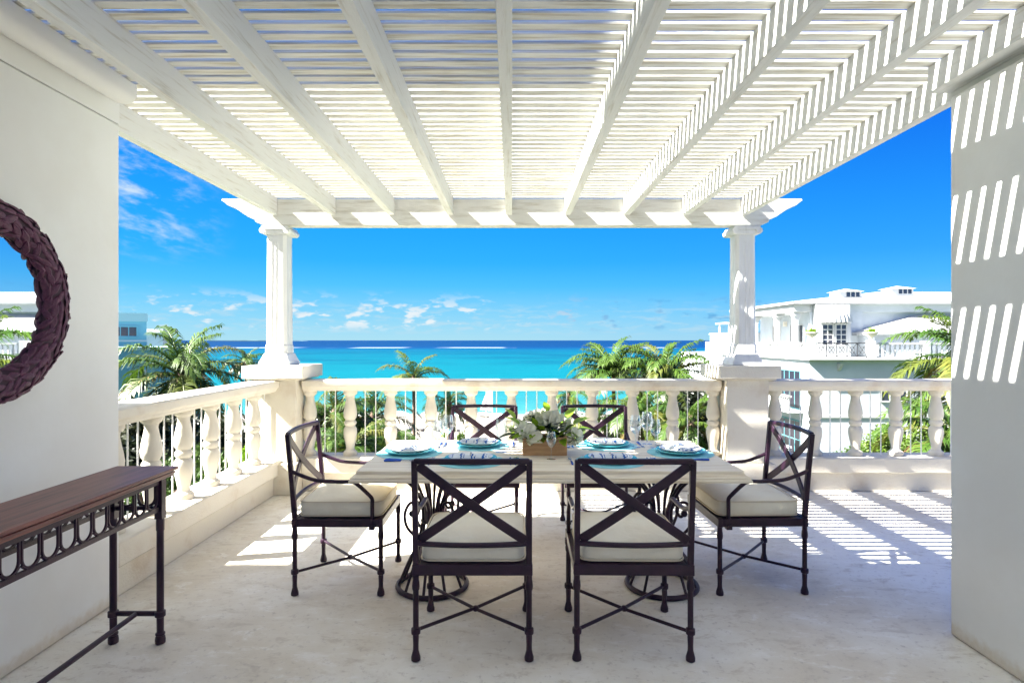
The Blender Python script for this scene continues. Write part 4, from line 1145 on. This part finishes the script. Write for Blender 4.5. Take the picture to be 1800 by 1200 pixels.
obj('hull', hull.add(vs, fs), 'sail', sb, smooth=40, rot=(0, 0, R(70)))
obj('mast', MB().lathe([(0.05, 0.4), (0.035, 5.6)], 8), 'rod', sb, loc=(0.3, 0, 0))
sl = MB(); vs = []; fs = []
for j in range(9):
    t = j / 8
    for i in range(5):
        u = i / 4; wv = 1.9 * (1 - t) ** 0.85
        vs.append((0.3 - u * wv, 0.18 * math.sin(math.pi * u) * (1 - t), 0.9 + 4.6 * t + 0.12 * u))
fs = [(j * 5 + i, j * 5 + i + 1, (j + 1) * 5 + i + 1, (j + 1) * 5 + i) for j in range(8) for i in range(4)]
sl.add(vs, fs); so = obj('mainsail', sl, 'sail', sb, smooth=60)
sd = so.modifiers.new('thick', 'SOLIDIFY'); sd.thickness = 0.01
um = None
for i, (X_, Y_, wht) in enumerate(((-14.5, 76, 1), (-10.5, 77, 1), (-6.2, 75.5, 1), (3.0, 76.5, 1), (8.5, 75.5, 1), (13.5, 77, 1), (-1.5, 73, 0), (-18.5, 75, 0), (17.5, 75, 0))):
    if um is None:
        um = thing('beach_umbrella', 'x', 'umbrella', (0, 0, 0), 0, 'beach umbrellas on the sand')
        obj('pole', MB().lathe([(0.03, 0), (0.03, 2.3)], 8), 'box', um)
        cn = MB().lathe([(1.35, 1.95), (1.0, 2.12), (0.5, 2.3), (0.0, 2.42)], 8, rot=0.2); obj('canopy', cn, 'sail', um, smooth=0)
        u_ = um
    else: u_ = dup(um)
    u_.location = (X_, Y_, GZ); u_['label'] = 'white beach umbrella standing on the sand beyond the garden'
lg = None
for i, X_ in enumerate((-15.6, -13.4, -11.6, -9.4, -7.3, -5.1, 1.9, 4.1, 7.4, 9.6)):
    if lg is None:
        lg = thing('sun_lounger', 'pale sun lounger on the sand beneath the umbrellas', 'lounger', (0, 0, 0), 0, 'loungers on the beach')
        b = MB(); b.box(-0.33, 0.33, -0.5, 1.0, 0.28, 0.36); obj('mattress', b, 'sail', lg)
        b = MB(); b.add([(-0.33, -0.51, 0.30), (0.33, -0.51, 0.30), (0.33, -1.0, 0.72), (-0.33, -1.0, 0.72), (-0.33, -0.51, 0.37), (0.33, -0.51, 0.37), (0.33, -1.0, 0.79), (-0.33, -1.0, 0.79)], [(0, 1, 2, 3), (4, 5, 6, 7), (0, 1, 5, 4), (2, 3, 7, 6), (1, 2, 6, 5), (0, 3, 7, 4)]); obj('backrest', b, 'sail', lg)
        b = MB()
        for sx in (-0.28, 0.28):
            for yy in (-0.4, 0.9): b.box(sx - 0.02, sx + 0.02, yy - 0.02, yy + 0.02, 0, 0.279)
        obj('legs', b, 'box', lg); l_ = lg
    else: l_ = dup(lg)
    l_.location = (X_, 75.0, GZ)

# ------------------------------------------------------------------ the white villa at the right
v = thing('villa', 'large white villa at the right with hipped roofs, loggia and shell canopy', 'villa')
def part(name, mb, mat, parent=v, **k): return obj(name, mb, mat, parent, **k)
XL = 17.8; YF = 35.3
lw = MB().box(XL, 46, YF, 62, GZ - 0.3, 0.30)
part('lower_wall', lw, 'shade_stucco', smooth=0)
part('balcony_slab', MB().box(XL - 0.25, 46.1, YF - 0.45, 50.0, 0.302, 0.42), 'white', bevel=0.02)
part('balcony_slab', MB().box(XL - 0.12, 46.05, YF - 0.22, 50.0, 0.12, 0.30 - 0.0), 'white', bevel=0.02) if False else None
# upper storey: room behind the loggia, and the block facing us
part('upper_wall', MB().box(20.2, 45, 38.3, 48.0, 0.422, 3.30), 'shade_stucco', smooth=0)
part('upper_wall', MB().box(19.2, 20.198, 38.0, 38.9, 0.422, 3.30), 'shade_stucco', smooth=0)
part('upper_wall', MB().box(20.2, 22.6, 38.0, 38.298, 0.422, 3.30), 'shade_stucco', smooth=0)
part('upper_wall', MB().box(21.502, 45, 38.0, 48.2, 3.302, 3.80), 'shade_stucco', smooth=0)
part('entablature', MB().box(18.15, 21.5, 38.0, 48.2, 3.302, 3.80), 'white', bevel=0.03)
for yy in (38.35, 40.95, 44.6, 47.9):
    b = MB(); b.box(18.25, 18.55, yy - 0.15, yy + 0.15, 0.422, 3.30); b.box(18.19, 18.61, yy - 0.21, yy + 0.21, 3.05, 3.20)
    b.prism([(18.55, 3.30), (18.55, 2.7), (18.65, 2.95), (18.95, 3.30)], 'y', yy - 0.1, yy + 0.1)
    part('loggia_post', b, 'white', bevel=0.01)
# hipped main roof
def hip(x0, x1, y0, y1, ze, rx0, rx1, ry, zr):
    b = MB()
    vs = [(x0, y0, ze), (x1, y0, ze), (x1, y1, ze), (x0, y1, ze), (rx0, ry, zr), (rx1, ry, zr), (x0, y0, ze - 0.16), (x1, y0, ze - 0.16), (x1, y1, ze - 0.16), (x0, y1, ze - 0.16)]
    return b.add(vs, [(0, 1, 5, 4), (1, 2, 5), (2, 3, 4, 5), (3, 0, 4), (0, 6, 7, 1), (1, 7, 8, 2), (2, 8, 9, 3), (3, 9, 6, 0), (6, 9, 8, 7)])
part('roof', hip(17.9, 47, 37.6, 48.6, 3.965, 26.6, 43, 43.2, 5.0), 'roofwhite', smooth=0)
part('lower_roof', hip(21.9, 48, 35.95, 46.5, 1.98, 31.5, 44, 41.0, 4.55), 'roofwhite', smooth=0)
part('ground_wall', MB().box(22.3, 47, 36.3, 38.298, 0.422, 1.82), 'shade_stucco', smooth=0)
for x, y_, z in ((22.7, 40.2, 4.42), (27.0, 41.4, 4.72)):
    vt = part('roof_vent', MB().box(x - 0.75, x + 0.75, y_ - 0.6, y_ + 0.6, z - 0.4, z + 0.34), 'white')
    part('vent_cap', MB().add([(x - 0.9, y_ - 0.75, z + 0.342), (x + 0.9, y_ - 0.75, z + 0.342), (x + 0.9, y_ + 0.75, z + 0.342), (x - 0.9, y_ + 0.75, z + 0.342), (x, y_, z + 0.56)], [(0, 1, 4), (1, 2, 4), (2, 3, 4), (3, 0, 4), (3, 2, 1, 0)]), 'white', vt, smooth=0)
    for k in range(3):
        part('vent_slot', MB().box(x - 0.25 + k * 0.32, x - 0.02 + k * 0.32, y_ - 0.63, y_ - 0.602, z - 0.02, z + 0.28), 'glassdark', vt)
# dormer bay with window and shell canopy
bay = part('bay', MB().box(19.35, 21.45, 37.35, 37.998, 0.422, 2.72), 'white', smooth=0)
def window(x0, x1, y_, z0, z1, cols, rows, parent, fr='white', axis='y', gl='glassdark'):
    """window on a wall facing -Y (axis y) or -X (axis x; x0,x1 are then Y values and y_ is X)"""
    def bx_(m, a0, a1, d0, d1, z0_, z1_):
        if axis == 'y': m.box(a0, a1, d0, d1, z0_, z1_)
        else: m.box(d0, d1, a0, a1, z0_, z1_)
    f = MB(); t_ = 0.07
    bx_(f, x0 - t_, x1 + t_, y_ - 0.06, y_ - 0.002, z1, z1 + t_); bx_(f, x0 - t_, x1 + t_, y_ - 0.10, y_ - 0.002, z0 - t_, z0)
    bx_(f, x0 - t_, x0, y_ - 0.06, y_ - 0.002, z0 + .001, z1 - .001); bx_(f, x1, x1 + t_, y_ - 0.06, y_ - 0.002, z0 + .001, z1 - .001)
    w_ = obj('window', f, fr, parent, smooth=0)
    cw = (x1 - x0) / cols; rh = (z1 - z0) / rows; g_ = 0.025
    for i in range(cols):
        for j in range(rows):
            p_ = MB(); bx_(p_, x0 + i * cw + g_, x0 + (i + 1) * cw - g_, y_ - 0.025, y_ - 0.004, z0 + j * rh + g_, z0 + (j + 1) * rh - g_)
            obj('pane', p_, gl, w_, smooth=0)
    m_ = MB()
    for i in range(cols + 1): bx_(m_, x0 + i * cw - g_ * 0.95, x0 + i * cw + g_ * 0.95, y_ - 0.04, y_ - 0.006, z0, z1)
    for j in range(rows + 1):
        for i in range(cols): bx_(m_, x0 + i * cw + g_ * 1.0, x0 + (i + 1) * cw - g_ * 1.0, y_ - 0.038, y_ - 0.006, z0 + j * rh - g_ * 0.9, z0 + j * rh + g_ * 0.9)
    obj('muntin', m_, fr, w_, smooth=0)
    return w_
window(19.65, 20.30, 37.35, 1.20, 2.48, 2, 4, v)
window(20.50, 21.15, 37.35, 1.20, 2.48, 2, 4, v)
shl = MB(); vs = []; fs = []; NR, NT_ = 24, 9
for j in range(NT_):
    ph = math.pi / 2 * j / (NT_ - 1)
    for i in range(NR + 1):
        th = math.pi * i / NR
        rr = 1.0 + 0.055 * (1 if i % 2 else -1) * math.cos(ph)
        vs.append((20.4 - 0.98 * rr * math.cos(ph) * math.cos(th), 37.34 - 0.85 * rr * math.cos(ph) * math.sin(th), 2.60 + 1.12 * math.sin(ph) * rr ** 0.5))
for j in range(NT_ - 1):
    for i in range(NR): fs.append((j * (NR + 1) + i, j * (NR + 1) + i + 1, (j + 1) * (NR + 1) + i + 1, (j + 1) * (NR + 1) + i))
shl.add(vs, fs); so = part('shell_canopy', shl, 'white', smooth=0)
sd = so.modifiers.new('thick', 'SOLIDIFY'); sd.thickness = 0.05
part('canopy_back', MB().box(19.35, 21.45, 37.42, 37.995, 2.722, 3.75), 'white', smooth=0)
# loggia doors (face -X)
for y0, y1 in ((40.9, 42.7), (44.4, 45.6)):
    window(y0, y1, 20.2, 0.47, 2.55, 4, 1, v, 'white', 'x', 'door_dark')
part('wall_lamp', MB().box(20.02, 20.19, 43.3, 43.6, 2.5, 2.85), 'urn')
# railings on the upper terrace
def mini_balustrade(p, q, n, parent=v, nm='terrace_balustrade'):
    p = Vector(p); q = Vector(q); d = q - p; L = d.length; u = d.normalized()
    root = MB(); side = Vector((-u.y, u.x, 0)) * 0.1
    def bar(z0, z1, hw):
        s_ = Vector((-u.y, u.x, 0)) * hw
        vs = [p - s_, q - s_, q + s_, p + s_]
        root.add([(a.x, a.y, a.z + z0) for a in vs] + [(a.x, a.y, a.z + z1) for a in vs], [(3, 2, 1, 0), (4, 5, 6, 7), (0, 1, 5, 4), (1, 2, 6, 5), (2, 3, 7, 6), (3, 0, 4, 7)])
    bar(0.0, 0.10, 0.11); bar(0.80, 0.92, 0.12)
    r0 = obj(nm, root, 'white', parent, smooth=0)
    for i in range(n):
        c = p + u * (L * (i + 0.5) / n)
        obj('baluster', MINI, None, r0, loc=(c.x, c.y, c.z + 0.101))
    return r0
MINI = MB().lathe([(0.06, 0), (0.06, 0.05), (0.035, 0.10), (0.07, 0.25), (0.075, 0.32), (0.045, 0.46), (0.035, 0.6), (0.06, 0.66), (0.06, 0.698)], 8).mesh('baluster', 'white', 60)
ZF = 0.422
mini_balustrade((17.8, 36.0, ZF), (17.8, 38.2, ZF), 8)
mini_balustrade((17.8, 38.6, ZF), (17.8, 40.8, ZF), 8)
mini_balustrade((17.8, 41.1, ZF), (17.8, 44.5, ZF), 12)
mini_balustrade((17.8, 44.8, ZF), (17.8, 48.0, ZF), 11)
mini_balustrade((21.75, 35.1, ZF), (24.4, 35.1, ZF), 9)
mini_balustrade((24.8, 35.1, ZF), (30.4, 35.1, ZF), 18)
for x, y_ in ((17.85, 35.15), (21.35, 35.1), (24.6, 35.1), (17.8, 40.95), (17.8, 44.65)):
    part('pier', MB().box(x - 0.2, x + 0.2, y_ - 0.2, y_ + 0.2, ZF + 0.002, ZF + 1.02), 'white', bevel=0.02)
la = MB()
z0, z1 = ZF + 0.08, ZF + 0.88
la.box(18.07, 21.13, 35.07, 35.13, z0 - 0.03, z0 + 0.02).box(18.07, 21.13, 35.06, 35.14, z1 - 0.02, z1 + 0.04)
for i in range(5):
    xa = 18.1 + i * 0.61; xb = xa + 0.58
    la.box(xa - 0.015, xa + 0.015, 35.08, 35.12, z0 + .021, z1 - .021)
    la.sweep([(xa + .02, 35.1, z0 + .02), (xb - .01, 35.1, z1 - .02)], 0.014, 6); la.sweep([(xa + .02, 35.09, z1 - .02), (xb - .01, 35.09, z0 + .02)], 0.014, 6)
    cx, cz = (xa + xb) / 2, (z0 + z1) / 2
    la.sweep([(cx + 0.17 * math.cos(a * 0.3927), 35.08, cz + 0.2 * math.sin(a * 0.3927)) for a in range(16)], 0.014, 6, closed=True)
part('lattice_railing', la, simple('grey_iron_rail', (0.05, 0.05, 0.055), 0.6))
for x, y_ in ((17.85, 35.15), (21.35, 35.1)):
    ur = thing('planter_urn', 'stone urn planted with yellow green leaves on the ' + ('corner pier of the villa balcony' if x < 20 else 'pier beside the villa lattice railing'), 'urn', (x, y_, ZF + 1.022))
    obj('bowl', MB().lathe([(0.14, 0), (0.10, 0.06), (0.06, 0.12), (0.10, 0.2), (0.28, 0.34), (0.36, 0.46), (0.40, 0.48), (0.40, 0.52), (0.34, 0.52), (0.30, 0.44), (0, 0.42)], 16), 'urn', ur, smooth=50)
    o = obj('plant', CRN['lime'], None, ur, loc=(0, 0, 0.62)); o.scale = (0.36, 0.36, 0.28)
# hanging lamp bracket under the balcony
part('bracket', MB().prism([(35.29, 0.1), (34.95, 0.1), (35.05, -0.12), (35.29, -0.35)], 'x', 19.45, 19.65), 'white')
# openings in the lower storeys, facing -X
for z0_, in ((-2.75,), (-5.85,), (-8.9,)):
    window(36.4, 39.2, XL, z0_, z0_ + 2.3, 4, 2, v, 'teal', 'x', 'door_dark')
    part('small_balcony', MB().box(XL - 0.9, XL - 0.002, 36.0, 39.6, z0_ - 0.22, z0_ - 0.08), 'white', bevel=0.02)
    mini_balustrade((XL - 0.8, 36.1, z0_ - 0.078), (XL - 0.8, 39.5, z0_ - 0.078), 12)
    for yy in (42.5, 46.5): window(yy, yy + 1.3, XL, z0_ + 0.6, z0_ + 2.0, 2, 2, v, 'white', 'x')
for x0_ in (22.1, 25.4, 29.0):
    for z0_ in (-2.15, -5.1, -8.2): window(x0_, x0_ + 1.5, YF, z0_, z0_ + 1.15, 3, 2, v, 'white')
part('string_course', MB().box(XL - 0.06, 46.05, YF - 0.06, YF - 0.002, -3.15, -3.0), 'white')
# seaward wing, stepping down
part('seaward_wing', MB().box(XL + 0.002, 26, 48.3, 53.0, 0.302, 1.95), 'shade_stucco', smooth=0)
part('seaward_wing', MB().box(XL + 0.3, 24, 53.002, 55.2, 0.302, 1.35), 'shade_stucco', smooth=0)
part('wing_parapet', MB().box(XL - 0.08, 26.05, 48.3, 53.05, 1.952, 2.10), 'white')
tp = MB()
for x, y_ in ((18.5, 50.2), (18.5, 52.6), (20.6, 50.2), (20.6, 52.6)): tp.box(x - 0.07, x + 0.07, y_ - 0.07, y_ + 0.07, 2.102, 2.9)
tp.box(18.2, 20.9, 50.0, 52.8, 2.902, 3.02)
part('roof_pavilion', tp, 'white')
fr_ = thing('garden_pergola', 'slender white pergola frame standing towards the sea left of the villa', 'pergola', (19.6, 62.2, GZ))
for x in (-1.45, 0.0, 1.45):
    for y_ in (-0.9, 0.9): obj('post', MB().box(x - 0.09, x + 0.09, y_ - 0.09, y_ + 0.09, 0, 9.35), 'white', fr_)
obj('top_frame', MB().box(-1.9, 1.9, -1.2, 1.2, 9.352, 9.62), 'white', fr_)
obj('floor_slab', MB().box(-1.9, 1.9, -1.2, 1.2, 6.9, 7.1), 'white', fr_)

# ------------------------------------------------------------------ the pale blue building at the left
lb = thing('apartment_building', 'pale blue shaded apartment building behind the large palm at the left', 'building')
lb.location = (-22.3, 36.0, 0); lb.rotation_euler = (0, 0, R(35))
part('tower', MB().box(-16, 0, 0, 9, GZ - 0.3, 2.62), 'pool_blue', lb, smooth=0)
part('parapet', MB().box(-16.05, 0.05, -0.05, 9.05, 2.622, 3.12), 'annex_top', lb, smooth=0)
part('band', MB().box(-16.03, 0.03, -0.03, -0.002, 1.40, 1.50), 'white', lb, smooth=0)
window(-1.75, -0.50, 0, 1.72, 2.30, 3, 1, lb, 'pool_blue')
part('front_block', MB().box(-13, 4.9, -5.2, -0.06, GZ - 0.3, 0.92), 'pool_blue', lb, smooth=0) if False else None
lbf = thing('annex', 'lower pale blue block with small paned windows right behind the large palm', 'building', (-17.2, 33.0, 0), R(35))
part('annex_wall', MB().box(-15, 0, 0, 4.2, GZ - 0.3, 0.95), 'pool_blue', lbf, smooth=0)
part('annex_parapet', MB().box(-15.05, 0.05, -0.05, 4.25, 0.952, 1.12), 'annex_top', lbf, smooth=0)
for x0_ in (-3.45, -7.0): window(x0_, x0_ + 0.62, 0, -1.2, -0.15, 2, 2, lbf, 'white')
for x0_ in (-1.9, -4.6, -7.4):
    for z0_ in (-4.2, -7.6): window(x0_, x0_ + 1.0, 0, z0_, z0_ + 1.4, 2, 2, lbf, 'white')
lb2 = thing('beach_house', 'low white house with a flat roof showing between the blue building and the palm', 'house')
part('wall', MB().box(-36, -28.4, 48, 49.5, GZ - 0.3, 2.1), 'shade_stucco', lb2, smooth=0)
part('roof', MB().box(-36.3, -28.2, 47.7, 49.8, 2.102, 2.4), 'white', lb2, smooth=0)
window(-31.5, -29.8, 48, 0.2, 1.4, 3, 1, lb2)
